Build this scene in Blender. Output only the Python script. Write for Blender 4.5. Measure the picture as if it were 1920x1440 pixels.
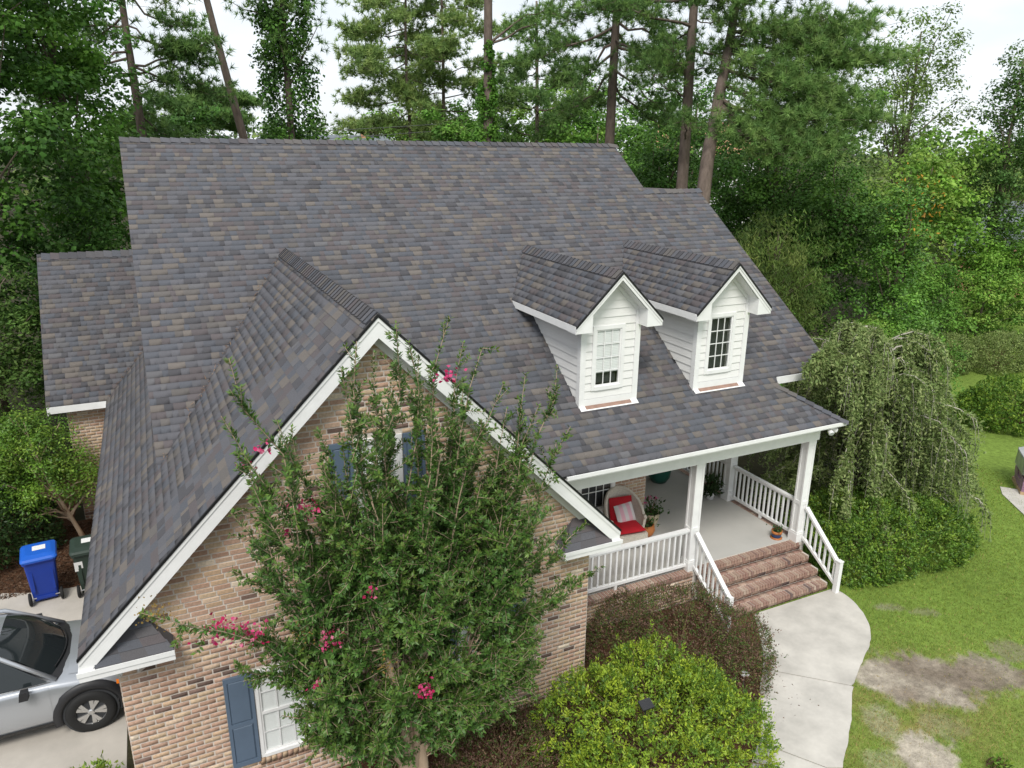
import bpy, math, random
import numpy as np
from mathutils import Matrix, Vector

for o in list(bpy.data.objects):
    bpy.data.objects.remove(o, do_unlink=True)
SC = bpy.context.scene
COL = SC.collection
random.seed(7)
RNG = np.random.default_rng(11)
PI = math.pi

# ------------------------------------------------------------------ camera
cam_d = bpy.data.cameras.new('camera')
cam_d.sensor_fit = 'HORIZONTAL'
cam_d.sensor_width = 36.0
cam_d.lens = 1403.31 / 1920 * 36.0
cam_d.clip_start = 0.1
cam_d.clip_end = 3000
cam = bpy.data.objects.new('camera', cam_d)
COL.objects.link(cam)
cam.matrix_world = Matrix(((0.90193481, 0.12191826, -0.4143061, 0.30887873),
                           (-0.4317671, 0.27571978, -0.85881067, -8.89376509),
                           (0.00952769, 0.95347498, 0.30132156, 8.9016127),
                           (0, 0, 0, 1)))
SC.camera = cam

# ------------------------------------------------------------------ sky, sun, exposure
SUN_EL, SUN_AZ = math.radians(50), math.radians(210)   # azimuth clockwise from +Y
W = bpy.data.worlds.new('World')
SC.world = W
W.use_nodes = True
nt = W.node_tree
nt.nodes.clear()
wo = nt.nodes.new('ShaderNodeOutputWorld')
bg = nt.nodes.new('ShaderNodeBackground')
sky = nt.nodes.new('ShaderNodeTexSky')
sky.sky_type = 'NISHITA'
sky.sun_disc = False
sky.sun_elevation = SUN_EL
sky.sun_rotation = SUN_AZ
sky.air_density = 1.0
sky.dust_density = 2.0
tc = nt.nodes.new('ShaderNodeTexCoord')
mp = nt.nodes.new('ShaderNodeMapping')
mp.inputs['Scale'].default_value = (1.3, 1.3, 3.2)
no = nt.nodes.new('ShaderNodeTexNoise')
no.inputs['Scale'].default_value = 2.2
no.inputs['Detail'].default_value = 6
no.inputs['Roughness'].default_value = 0.55
cr = nt.nodes.new('ShaderNodeValToRGB')
cr.color_ramp.elements[0].position = 0.30
cr.color_ramp.elements[0].color = (0.62, 0.62, 0.62, 1)
cr.color_ramp.elements[1].position = 0.62
cr.color_ramp.elements[1].color = (1, 1, 1, 1)
mx = nt.nodes.new('ShaderNodeMixRGB')
mx.inputs['Color2'].default_value = (10.0, 10.5, 11.0, 1)      # bright cloud deck
nt.links.new(tc.outputs['Generated'], mp.inputs['Vector'])
nt.links.new(mp.outputs['Vector'], no.inputs['Vector'])
nt.links.new(no.outputs['Fac'], cr.inputs['Fac'])
nt.links.new(cr.outputs['Color'], mx.inputs['Fac'])
nt.links.new(sky.outputs['Color'], mx.inputs['Color1'])
nt.links.new(mx.outputs['Color'], bg.inputs['Color'])
bg.inputs['Strength'].default_value = 0.1
nt.links.new(bg.outputs['Background'], wo.inputs['Surface'])

sun_d = bpy.data.lights.new('sun', 'SUN')
sun_d.energy = 2.6
sun_d.angle = math.radians(20)
sun_d.color = (1.0, 0.96, 0.9)
sun = bpy.data.objects.new('sun', sun_d)
COL.objects.link(sun)
sd = Vector((math.sin(SUN_AZ) * math.cos(SUN_EL), math.cos(SUN_AZ) * math.cos(SUN_EL), math.sin(SUN_EL)))
sun.rotation_euler = sd.to_track_quat('Z', 'Y').to_euler()
sun.location = (0, -20, 40)

SC.view_settings.view_transform = 'Standard'
SC.view_settings.look = 'None'
SC.view_settings.gamma = 1.0
SC.view_settings.exposure = 0.15
SC.view_settings.use_curve_mapping = False
SC.cycles.use_denoising = True
SC.cycles.max_bounces = 6
SC.cycles.diffuse_bounces = 3
SC.cycles.glossy_bounces = 3
SC.cycles.transmission_bounces = 4
SC.cycles.transparent_max_bounces = 6

# ------------------------------------------------------------------ materials
MATS = {}


def srgb(r, g, b):
    f = lambda c: (c / 12.92 if c <= 0.04045 else ((c + 0.055) / 1.055) ** 2.4)
    return (f(r / 255), f(g / 255), f(b / 255))


def material(name, color=None, rough=0.6, spec=0.4, metal=0.0, attr=False, var=0.0, vscale=8.0,
             bump=0.0, bscale=60.0, translucent=0.0, coat=0.0, stretch=None, detail=4.0):
    m = bpy.data.materials.new(name)
    m.use_nodes = True
    t = m.node_tree
    N, L = t.nodes, t.links
    p = N['Principled BSDF']
    p.inputs['Roughness'].default_value = rough
    p.inputs['Specular IOR Level'].default_value = spec
    p.inputs['Metallic'].default_value = metal
    if coat:
        p.inputs['Coat Weight'].default_value = coat
        p.inputs['Coat Roughness'].default_value = 0.06
    src = None
    if attr:
        a = N.new('ShaderNodeAttribute')
        a.attribute_name = 'Col'
        src = a.outputs['Color']
    co = None
    if var or bump:
        tcn = N.new('ShaderNodeTexCoord')
        co = tcn.outputs['Object']
        if stretch:
            mpn = N.new('ShaderNodeMapping')
            mpn.inputs['Scale'].default_value = stretch
            L.new(co, mpn.inputs['Vector'])
            co = mpn.outputs['Vector']
    if var:
        n = N.new('ShaderNodeTexNoise')
        n.inputs['Scale'].default_value = vscale
        n.inputs['Detail'].default_value = detail
        n.inputs['Roughness'].default_value = 0.6
        L.new(co, n.inputs['Vector'])
        mr = N.new('ShaderNodeMapRange')
        mr.inputs['From Min'].default_value = 0.28
        mr.inputs['From Max'].default_value = 0.72
        mr.inputs['To Min'].default_value = 1 - var
        mr.inputs['To Max'].default_value = 1 + var
        L.new(n.outputs['Fac'], mr.inputs['Value'])
        vm = N.new('ShaderNodeVectorMath')
        vm.operation = 'SCALE'
        if src is not None:
            L.new(src, vm.inputs[0])
        else:
            vm.inputs[0].default_value = color
        L.new(mr.outputs['Result'], vm.inputs['Scale'])
        src = vm.outputs['Vector']
    if src is not None:
        L.new(src, p.inputs['Base Color'])
    else:
        p.inputs['Base Color'].default_value = (*color, 1)
    if bump:
        n2 = N.new('ShaderNodeTexNoise')
        n2.inputs['Scale'].default_value = bscale
        n2.inputs['Detail'].default_value = 3
        L.new(co, n2.inputs['Vector'])
        b = N.new('ShaderNodeBump')
        b.inputs['Strength'].default_value = bump
        b.inputs['Distance'].default_value = 0.02
        L.new(n2.outputs['Fac'], b.inputs['Height'])
        L.new(b.outputs['Normal'], p.inputs['Normal'])
    if translucent:
        tr = N.new('ShaderNodeBsdfTranslucent')
        if src is not None:
            L.new(src, tr.inputs['Color'])
        else:
            tr.inputs['Color'].default_value = (*color, 1)
        ms = N.new('ShaderNodeMixShader')
        ms.inputs['Fac'].default_value = translucent
        L.new(p.outputs['BSDF'], ms.inputs[1])
        L.new(tr.outputs['BSDF'], ms.inputs[2])
        L.new(ms.outputs['Shader'], N['Material Output'].inputs['Surface'])
    MATS[name] = m
    return m


material('shingle', attr=True, rough=0.95, spec=0.15, var=0.16, vscale=90, bump=0.25, bscale=350, detail=6)
material('deck', srgb(40, 40, 42), rough=0.95)
material('brick', attr=True, rough=0.9, spec=0.2, var=0.22, vscale=28, bump=0.5, bscale=110, detail=6)
material('mortar', srgb(204, 196, 186), rough=0.95, spec=0.1, var=0.12, vscale=18, bump=0.4, bscale=160)
material('white_paint', (0.79, 0.79, 0.78), rough=0.5, spec=0.35, var=0.05, vscale=5, detail=8)
material('white_siding', (0.76, 0.755, 0.735), rough=0.55, spec=0.35, var=0.035, vscale=5, stretch=(1, 1, 6))
material('dark_edge', srgb(22, 22, 24), rough=0.6)
material('shutter_blue', srgb(92, 108, 126), rough=0.5, spec=0.4, var=0.05, vscale=4)
material('concrete', (0.50, 0.475, 0.43), rough=0.9, spec=0.2, var=0.2, vscale=1.9, bump=0.15, bscale=220, detail=9)
material('drive_concrete', (0.47, 0.435, 0.385), rough=0.92, spec=0.2, var=0.17, vscale=1.1, bump=0.2, bscale=160, detail=9)
material('porch_concrete', (0.47, 0.46, 0.43), rough=0.8, spec=0.25, var=0.06, vscale=1.4, detail=8)
material('mulch', srgb(92, 66, 50), rough=1.0, spec=0.1, var=0.5, vscale=30, bump=1.0, bscale=70, detail=8)
material('copper', srgb(146, 118, 104), rough=0.6, spec=0.4, var=0.2, vscale=9)
material('blind', (0.82, 0.82, 0.80), rough=0.6)
material('interior', (0.035, 0.037, 0.04), rough=0.8)  # near-black tone standing in for the dark of rooms and recesses
material('black_rubber', (0.018, 0.018, 0.018), rough=0.75, spec=0.3)
material('black_plastic', (0.022, 0.022, 0.024), rough=0.5, spec=0.4, var=0.1, vscale=6)
material('alloy', (0.62, 0.62, 0.62), rough=0.28, metal=0.85)
material('car_paint', (0.43, 0.45, 0.48), rough=0.3, metal=0.55, coat=0.8)
material('bin_blue', srgb(26, 58, 150), rough=0.45, spec=0.4, var=0.06, vscale=6)
material('bin_blue_lid', srgb(30, 92, 190), rough=0.42, spec=0.4, var=0.05, vscale=6)
material('bin_green', srgb(44, 58, 50), rough=0.55, spec=0.35, var=0.1, vscale=6)
material('sticker', (0.75, 0.75, 0.74), rough=0.5, var=0.12, vscale=40)
material('amber', (0.9, 0.22, 0.02), rough=0.25)
material('lamp_clear', (0.45, 0.47, 0.48), rough=0.15, spec=0.6)
material('wicker', (0.62, 0.57, 0.49), rough=0.85, var=0.2, vscale=60, bump=0.6, bscale=90)
material('cushion_red', srgb(176, 24, 38), rough=0.85, var=0.08, vscale=10)
material('pillow_white', (0.70, 0.66, 0.65), rough=0.9)
material('pillow_pink', srgb(226, 178, 190), rough=0.9)
material('terracotta', srgb(178, 110, 58), rough=0.6, var=0.15, vscale=10)
material('glazed_pot', srgb(188, 174, 146), rough=0.45, var=0.3, vscale=14)
material('green_pot', srgb(30, 84, 72), rough=0.35, var=0.15, vscale=6)
material('blue_pot', srgb(44, 66, 104), rough=0.4)
material('soil', srgb(60, 46, 38), rough=1.0, var=0.3, vscale=40)
material('bark_pine', srgb(106, 94, 86), rough=0.95, spec=0.15, var=0.35, vscale=7, bump=1.0, bscale=16, stretch=(1, 1, 0.35))
material('bark_grey', srgb(108, 98, 86), rough=0.95, spec=0.15, var=0.3, vscale=6, bump=0.6, bscale=20, stretch=(1, 1, 0.4))
material('bark_crape', srgb(168, 148, 126), rough=0.75, spec=0.25, var=0.22, vscale=4, stretch=(1, 1, 0.3))
material('twig_pale', srgb(178, 172, 160), rough=0.8, var=0.15, vscale=20)
material('twig_brown', srgb(104, 82, 62), rough=0.9)
material('leaf', attr=True, rough=0.55, spec=0.22, translucent=0.30)
material('leaf_glossy', attr=True, rough=0.42, spec=0.32, translucent=0.22)
material('needle', attr=True, rough=0.6, spec=0.25, translucent=0.35)
material('petal', attr=True, rough=0.7, spec=0.2, translucent=0.3)
material('grass', attr=True, rough=0.65, spec=0.2, translucent=0.25)
material('wrap_purple', srgb(150, 116, 140), rough=0.5, var=0.25, vscale=14)
material('cover_plastic', srgb(150, 152, 150), rough=0.3, spec=0.5, var=0.2, vscale=5)
material('wood', srgb(176, 150, 118), rough=0.85, var=0.2, vscale=8)
material('far_white', (0.7, 0.7, 0.68), rough=0.7)
material('far_roof', srgb(110, 116, 122), rough=0.9, var=0.1, vscale=2)
material('far_brick', srgb(186, 140, 112), rough=0.9, var=0.1, vscale=3)
material('cable', (0.12, 0.12, 0.12), rough=0.6)


def glass_material(name, tint, rough=0.04):
    m = material(name, tint, rough=rough, spec=0.5)
    return m


glass_material('car_glass', (0.02, 0.025, 0.027), 0.03)
glass_material('pane_dark', (0.028, 0.031, 0.034), 0.05)


def window_glass(name):
    m = bpy.data.materials.new(name)
    m.use_nodes = True
    t = m.node_tree
    t.nodes.clear()
    out = t.nodes.new('ShaderNodeOutputMaterial')
    tr = t.nodes.new('ShaderNodeBsdfTransparent')
    tr.inputs['Color'].default_value = (0.95, 0.96, 0.96, 1)
    gl = t.nodes.new('ShaderNodeBsdfGlossy')
    gl.inputs['Roughness'].default_value = 0.03
    fr = t.nodes.new('ShaderNodeFresnel')
    fr.inputs['IOR'].default_value = 1.5
    ms = t.nodes.new('ShaderNodeMixShader')
    ge = t.nodes.new('ShaderNodeNewGeometry')        # entry face only, so the thin pane does not mirror from inside
    sb = t.nodes.new('ShaderNodeMath')
    sb.operation = 'SUBTRACT'
    sb.inputs[0].default_value = 1.0
    t.links.new(ge.outputs['Backfacing'], sb.inputs[1])
    ml = t.nodes.new('ShaderNodeMath')
    ml.operation = 'MULTIPLY'
    t.links.new(fr.outputs['Fac'], ml.inputs[0])
    t.links.new(sb.outputs['Value'], ml.inputs[1])
    t.links.new(ml.outputs['Value'], ms.inputs['Fac'])
    t.links.new(tr.outputs['BSDF'], ms.inputs[1])
    t.links.new(gl.outputs['BSDF'], ms.inputs[2])
    t.links.new(ms.outputs['Shader'], out.inputs['Surface'])
    MATS[name] = m


window_glass('pane_clear')


def ground_material():
    m = bpy.data.materials.new('lawn_soil')
    m.use_nodes = True
    t = m.node_tree
    N, L = t.nodes, t.links
    p = N['Principled BSDF']
    p.inputs['Roughness'].default_value = 1.0
    p.inputs['Specular IOR Level'].default_value = 0.1
    a = N.new('ShaderNodeAttribute')
    a.attribute_name = 'Col'
    tcn = N.new('ShaderNodeTexCoord')
    n = N.new('ShaderNodeTexNoise')
    n.inputs['Scale'].default_value = 9
    n.inputs['Detail'].default_value = 10
    n.inputs['Roughness'].default_value = 0.7
    L.new(tcn.outputs['Object'], n.inputs['Vector'])
    mr = N.new('ShaderNodeMapRange')
    mr.inputs['From Min'].default_value = 0.3
    mr.inputs['From Max'].default_value = 0.7
    mr.inputs['To Min'].default_value = 0.62
    mr.inputs['To Max'].default_value = 1.35
    L.new(n.outputs['Fac'], mr.inputs['Value'])
    vm = N.new('ShaderNodeVectorMath')
    vm.operation = 'SCALE'
    L.new(a.outputs['Color'], vm.inputs[0])
    L.new(mr.outputs['Result'], vm.inputs['Scale'])
    L.new(vm.outputs['Vector'], p.inputs['Base Color'])
    n2 = N.new('ShaderNodeTexNoise')
    n2.inputs['Scale'].default_value = 45
    n2.inputs['Detail'].default_value = 5
    L.new(tcn.outputs['Object'], n2.inputs['Vector'])
    b = N.new('ShaderNodeBump')
    b.inputs['Strength'].default_value = 0.8
    b.inputs['Distance'].default_value = 0.03
    L.new(n2.outputs['Fac'], b.inputs['Height'])
    L.new(b.outputs['Normal'], p.inputs['Normal'])
    MATS['lawn_soil'] = m


ground_material()


# ------------------------------------------------------------------ builders
def link(name, me, parent=None, matrix=None):
    o = bpy.data.objects.new(name, me)
    COL.objects.link(o)
    if parent is not None:
        o.parent = parent
    if matrix is not None:
        o.matrix_local = matrix
    return o


def tag(o, label=None, cat=None, group=None, kind=None):
    if label:
        o['label'] = label
    if cat:
        o['category'] = cat
    if group:
        o['group'] = group
    if kind:
        o['kind'] = kind
    return o


def thing(name, label, cat, loc=(0, 0, 0), rotz=0.0, group=None):
    o = bpy.data.objects.new(name, None)
    o.empty_display_size = 0.2
    COL.objects.link(o)
    o.location = loc
    o.rotation_euler = (0, 0, rotz)
    return tag(o, label, cat, group)


def copy_tree(o, parent=None):
    c = o.copy()
    COL.objects.link(c)
    if parent is not None:
        c.parent = parent
    for ch in list(o.children):
        copy_tree(ch, c)
    return c


def V(*a):
    return np.array(a, float)


def unit(v):
    v = np.asarray(v, float)
    return v / (np.linalg.norm(v) + 1e-12)


class MB:
    """collects polygons into one mesh; colours go to the point attribute Col"""

    def __init__(s):
        s.v, s.f, s.c = [], [], []

    def add(s, verts, faces, color=None):
        b = len(s.v)
        s.v.extend([tuple(map(float, q)) for q in verts])
        s.f.extend([[b + i for i in f] for f in faces])
        s.c.extend([color] * len(verts))
        return s

    def poly(s, pts, color=None):
        return s.add(pts, [list(range(len(pts)))], color)

    def box(s, x0, x1, y0, y1, z0, z1, color=None):
        return s.hexa([(x0, y0, z0), (x1, y0, z0), (x1, y1, z0), (x0, y1, z0),
                       (x0, y0, z1), (x1, y0, z1), (x1, y1, z1), (x0, y1, z1)], color)

    def hexa(s, p, color=None):
        return s.add(p, [[0, 3, 2, 1], [4, 5, 6, 7], [0, 1, 5, 4], [1, 2, 6, 5], [2, 3, 7, 6], [3, 0, 4, 7]], color)

    def prism(s, pts, off, color=None):
        """extrude polygon pts (list of 3d) by vector off"""
        n = len(pts)
        a = [np.asarray(p, float) for p in pts]
        b = [p + np.asarray(off, float) for p in a]
        f = [list(range(n))[::-1], [n + i for i in range(n)]]
        f += [[i, (i + 1) % n, n + (i + 1) % n, n + i] for i in range(n)]
        return s.add(a + b, f, color)

    def beam(s, a, b, w, h, up=(0, 0, 1), color=None):
        """square bar from a to b"""
        a, b = np.asarray(a, float), np.asarray(b, float)
        d = unit(b - a)
        r = unit(np.cross(d, up))
        u = np.cross(r, d)
        q = []
        for e in (a, b):
            for (i, j) in ((-1, -1), (1, -1), (1, 1), (-1, 1)):
                q.append(e + r * i * w / 2 + u * j * h / 2)
        return s.hexa(q, color)

    def tube(s, pts, radii, n=8, color=None, caps=True):
        pts = [np.asarray(p, float) for p in pts]
        if not hasattr(radii, '__len__'):
            radii = [radii] * len(pts)
        rings = []
        ref = V(0.13, 0.97, 0.2)
        for i, p in enumerate(pts):
            d = unit(pts[min(i + 1, len(pts) - 1)] - pts[max(i - 1, 0)])
            r = np.cross(d, ref)
            if np.linalg.norm(r) < 0.1:
                r = np.cross(d, V(1, 0, 0))
            r = unit(r)
            u = np.cross(d, r)
            rings.append([p + radii[i] * (math.cos(2 * PI * k / n) * r + math.sin(2 * PI * k / n) * u) for k in range(n)])
        v = [q for r in rings for q in r]
        f = []
        for i in range(len(pts) - 1):
            for k in range(n):
                f.append([i * n + k, i * n + (k + 1) % n, (i + 1) * n + (k + 1) % n, (i + 1) * n + k])
        if caps:
            f.append(list(range(n))[::-1])
            f.append([(len(pts) - 1) * n + k for k in range(n)])
        return s.add(v, f, color)

    def lathe(s, prof, n=20, center=(0, 0, 0), axis='z', color=None):
        v, f = [], []
        for (r, z) in prof:
            for k in range(n):
                a = 2 * PI * k / n
                if axis == 'z':
                    v.append((center[0] + r * math.cos(a), center[1] + r * math.sin(a), center[2] + z))
                else:
                    v.append((center[0] + r * math.cos(a), center[1] + z, center[2] + r * math.sin(a)))
        for i in range(len(prof) - 1):
            for k in range(n):
                f.append([i * n + k, i * n + (k + 1) % n, (i + 1) * n + (k + 1) % n, (i + 1) * n + k])
        return s.add(v, f, color)

    def grid(s, P, color=None):
        """P: rows x cols x 3"""
        P = np.asarray(P, float)
        a, b = P.shape[:2]
        f = [[i * b + j, i * b + j + 1, (i + 1) * b + j + 1, (i + 1) * b + j] for i in range(a - 1) for j in range(b - 1)]
        return s.add(P.reshape(-1, 3), f, color)

    def mesh(s, name, mat, smooth=False):
        me = bpy.data.meshes.new(name)
        me.from_pydata(s.v, [], s.f)
        if s.c and s.c[0] is not None:
            at = me.color_attributes.new('Col', 'FLOAT_COLOR', 'POINT')
            arr = np.ones((len(s.v), 4), np.float32)
            arr[:, :3] = np.array(s.c, np.float32)
            at.data.foreach_set('color', arr.ravel())
        if mat:
            me.materials.append(MATS[mat])
        if smooth:
            me.polygons.foreach_set('use_smooth', [True] * len(me.polygons))
        me.update()
        return me

    def build(s, name, mat, parent=None, smooth=False, matrix=None):
        return link(name, s.mesh(name, mat, smooth), parent, matrix)


def wall_slab(name, pts, off, holes, mat, parent):
    """flat wall polygon (pts in 3d, all with one y) with rectangular openings (x0,x1,z0,z1), extruded by off"""
    import bmesh
    bm = bmesh.new()
    bm.faces.new([bm.verts.new(p) for p in pts])
    for (a, b, c, d) in holes:
        for co, no_ in (((a, 0, 0), (1, 0, 0)), ((b, 0, 0), (1, 0, 0)), ((0, 0, c), (0, 0, 1)), ((0, 0, d), (0, 0, 1))):
            bmesh.ops.bisect_plane(bm, geom=bm.verts[:] + bm.edges[:] + bm.faces[:], plane_co=co, plane_no=no_)
    kill = []
    for f in bm.faces:
        q = f.calc_center_median()
        if any(a < q.x < b and c < q.z < d for (a, b, c, d) in holes):
            kill.append(f)
    bmesh.ops.delete(bm, geom=kill, context='FACES')
    r = bmesh.ops.extrude_face_region(bm, geom=bm.faces[:])
    for v in [q for q in r['geom'] if isinstance(q, bmesh.types.BMVert)]:
        v.co += Vector(off)
    bmesh.ops.recalc_face_normals(bm, faces=bm.faces[:])
    me = bpy.data.meshes.new(name)
    bm.to_mesh(me)
    bm.free()
    me.materials.append(MATS[mat])
    return link(name, me, parent)


def soup(name, verts, faces, colors, mat, parent=None):
    """fast mesh from arrays; verts (N,3), faces (M,k) all same k, colors (N,3)"""
    me = bpy.data.meshes.new(name)
    nv, (nf, k) = len(verts), faces.shape
    me.vertices.add(nv)
    me.vertices.foreach_set('co', np.ascontiguousarray(verts, np.float32).ravel())
    me.loops.add(nf * k)
    me.loops.foreach_set('vertex_index', np.ascontiguousarray(faces, np.int32).ravel())
    me.polygons.add(nf)
    me.polygons.foreach_set('loop_start', np.arange(0, nf * k, k, dtype=np.int32))
    try:
        me.polygons.foreach_set('loop_total', np.full(nf, k, np.int32))
    except Exception:
        pass
    me.update(calc_edges=True)
    if colors is not None:
        at = me.color_attributes.new('Col', 'FLOAT_COLOR', 'POINT')
        arr = np.ones((nv, 4), np.float32)
        arr[:, :3] = colors
        at.data.foreach_set('color', arr.ravel())
    me.materials.append(MATS[mat])
    return link(name, me, parent)


# ------------------------------------------------------------------ ground, drive, walk
def smooth(a, b, x):
    t = np.clip((np.asarray(x, float) - a) / (b - a), 0, 1)
    return t * t * (3 - 2 * t)


def gz(x, y):
    """height of the ground"""
    x, y = np.asarray(x, float), np.asarray(y, float)
    h = -0.38 * smooth(3.6, 8.6, x) * (1 - smooth(9, 14, y) * 0.4)
    h = h - 0.12 * smooth(14, 26, x)
    return h


def vnoise(x, y, seed=0):
    """cheap value noise"""
    def h(i, j):
        n = np.sin(i * 127.1 + j * 311.7 + seed * 74.7) * 43758.5453
        return n - np.floor(n)
    xi, yi = np.floor(x), np.floor(y)
    fx, fy = x - xi, y - yi
    fx, fy = fx * fx * (3 - 2 * fx), fy * fy * (3 - 2 * fy)
    a = h(xi, yi) * (1 - fx) + h(xi + 1, yi) * fx
    b = h(xi, yi + 1) * (1 - fx) + h(xi + 1, yi + 1) * fx
    return a * (1 - fy) + b * fy


def fbm(x, y, seed=0, oct=4):
    s, a, t = 0, 0.5, 0
    for k in range(oct):
        s = s + a * vnoise(x * 2 ** k, y * 2 ** k, seed + k)
        t += a
        a *= 0.55
    return s / t


PATCHES = [(12.35, -1.87, 1.30, 0.74, -0.45, 1.0), (11.75, -1.55, 0.75, 0.55, -0.45, 1.0), (13.4, -2.2, 0.7, 0.6, -0.45, 0.95),
           (10.6, -3.15, 0.5, 0.55, -0.4, 1.0), (10.6, -2.2, 0.3, 0.5, -0.6, 0.4), (14.5, -1.95, 0.4, 0.4, 0, 0.6),
           (11.5, -2.75, 0.4, 0.3, -0.4, 0.35), (13.6, 0.05, 0.35, 0.12, -0.5, 0.5), (14.1, -0.4, 0.3, 0.14, -0.5, 0.5),
           (9.9, -2.95, 0.35, 0.35, 0, 0.35), (11.2, -1.25, 0.25, 0.3, 0, 0.5)]


def bareness(x, y):
    b = np.zeros_like(np.asarray(x, float))
    wob = 0.75 * (fbm(x * 2.3, y * 2.3, 5) - 0.5) + 0.35 * (fbm(x * 7, y * 7, 9) - 0.5)
    for (cx, cy, rx, ry, ang, s) in PATCHES:
        c, sn = math.cos(ang), math.sin(ang)
        dx, dy = x - cx, y - cy
        u, v = (c * dx + sn * dy) / rx, (-sn * dx + c * dy) / ry
        d = np.sqrt(u * u + v * v) + 1.15 * wob + .35 * (fbm(x * 16, y * 16, 17, 2) - .5)
        b = np.maximum(b, s * (1 - smooth(0.78, 1.12, d)))
    return b


def straw(x, y):
    """dry yellow grass around the bare soil"""
    m = np.exp(-(((x - 11.2) / 2.0) ** 2 + ((y + 2.2) / 1.2) ** 2))
    return np.clip(m * (0.2 + 1.6 * (fbm(x * 1.9, y * 1.9, 21) - 0.35)), 0, 1)


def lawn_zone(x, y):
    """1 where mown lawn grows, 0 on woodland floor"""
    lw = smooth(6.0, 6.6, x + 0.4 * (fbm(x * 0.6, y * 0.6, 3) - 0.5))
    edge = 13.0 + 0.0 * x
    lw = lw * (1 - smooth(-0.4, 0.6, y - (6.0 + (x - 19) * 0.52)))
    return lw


xs = np.concatenate([[-1500, -700, -300, -150, -80, -50, -30, -20, -14], np.arange(-10, 8, 0.5), np.arange(8, 16.5, 0.075), np.arange(16.5, 22, .2),
                     np.arange(22, 40, 0.6), [42, 46, 52, 60, 75, 100, 150, 300, 700, 1500]])
ys = np.concatenate([[-300, -100, -40, -20, -14, -10], np.arange(-8, -5, .3), np.arange(-5, 3, 0.075), np.arange(3, 5.5, .2), np.arange(5.5, 16, 0.5),
                     [17, 19, 22, 26, 32, 40, 50, 70, 100, 150, 250, 500, 1000, 2000]])
GX, GY = np.meshgrid(xs, ys, indexing='ij')
GZ = gz(GX, GY)
nx, ny = GX.shape
idx = np.arange(nx * ny).reshape(nx, ny)
gf = np.stack([idx[:-1, :-1], idx[1:, :-1], idx[1:, 1:], idx[:-1, 1:]], -1).reshape(-1, 4)
b = bareness(GX, GY)[..., None]
s_ = straw(GX, GY)[..., None]
lz = lawn_zone(GX, GY)[..., None]
grassc = np.array([0.16, 0.235, 0.045])
strawc = np.array([0.29, 0.22, 0.09])
mixs = np.clip(2.6 * (fbm(GX * 1.3, GY * 1.3, 43) - .5) + .5 - .35 * (GX - 12.2), 0, 1)[..., None]
soilc = (np.array([0.40, 0.355, 0.285]) * mixs + np.array([0.21, 0.172, 0.132]) * (1 - mixs)) * (0.7 + 0.6 * fbm(GX * 6, GY * 6, 41)[..., None])
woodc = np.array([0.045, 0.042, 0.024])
gc = grassc * (0.8 + 0.4 * fbm(GX * 0.8, GY * 0.8, 13)[..., None])
gc = gc * (1 - 0.8 * s_) + strawc * 0.8 * s_
gc = gc * (1 - b) + soilc * b
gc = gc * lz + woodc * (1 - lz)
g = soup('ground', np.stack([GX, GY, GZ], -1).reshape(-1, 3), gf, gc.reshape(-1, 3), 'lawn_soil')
tag(g, 'green lawn with bare sandy patches running into the woodland floor', 'ground', kind='structure')


def sheet(name, outline, mat, lift, label, cat, thick=0.0, sub=0.35):
    """a flat-ish slab over the ground following gz; outline list of (x,y)"""
    import bmesh
    bm = bmesh.new()
    vs = [bm.verts.new((x, y, 0)) for x, y in outline]
    bm.faces.new(vs)
    xs_ = [p[0] for p in outline]
    ys_ = [p[1] for p in outline]
    for ax, lo, hi in ((0, min(xs_), max(xs_)), (1, min(ys_), max(ys_))):
        k = lo + sub
        while k < hi:
            co = [0, 0, 0]
            co[ax] = k
            no_ = [0, 0, 0]
            no_[ax] = 1
            bmesh.ops.bisect_plane(bm, geom=bm.verts[:] + bm.edges[:] + bm.faces[:], plane_co=co, plane_no=no_)
            k += sub
    bm.normal_update()
    for f in bm.faces:
        if f.normal.z < 0:
            f.normal_flip()
    if thick:
        r = bmesh.ops.extrude_face_region(bm, geom=bm.faces[:])
        for v in [q for q in r['geom'] if isinstance(q, bmesh.types.BMVert)]:
            v.co.z += thick
    for v in bm.verts:
        v.co.z += float(gz(v.co.x, v.co.y)) + lift
    me = bpy.data.meshes.new(name)
    bm.to_mesh(me)
    bm.free()
    me.materials.append(MATS[mat])
    o = link(name, me)
    return tag(o, label, cat, kind='structure')


sheet('driveway', [(-14, 0.9), (-1.6, 0.9), (-0.95, 0.2), (-0.95, 7.35), (-2.1, 7.42), (-2.8, 7.55), (-3.4, 7.8), (-6, 8.2), (-14, 8.6)],
      'drive_concrete', 0.006, 'pale concrete driveway beside the brick gable', 'driveway')
sheet('mulch_bed', [(-12, 7.3), (-0.72, 7.3), (-0.72, 10.68), (-2.2, 10.68), (-2.2, 14), (-12, 14)],
      'mulch', 0.003, 'brown mulch bed behind the two wheeled bins', 'mulch bed')
sheet('planting_bed', [(-1.4, 0.29), (-1.4, -3.2), (7.5, -3.6), (8.2, -1.9), (8.8, -1.25), (9.35, -0.68), (10.15, 0.15), (10.6, 0.7), (10.9, 1.1),
                       (9.95, 1.98), (6.22, 1.98), (6.22, 0.29)],
      'mulch', 0.004, 'mulched planting bed along the brick front', 'planting bed')


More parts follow.
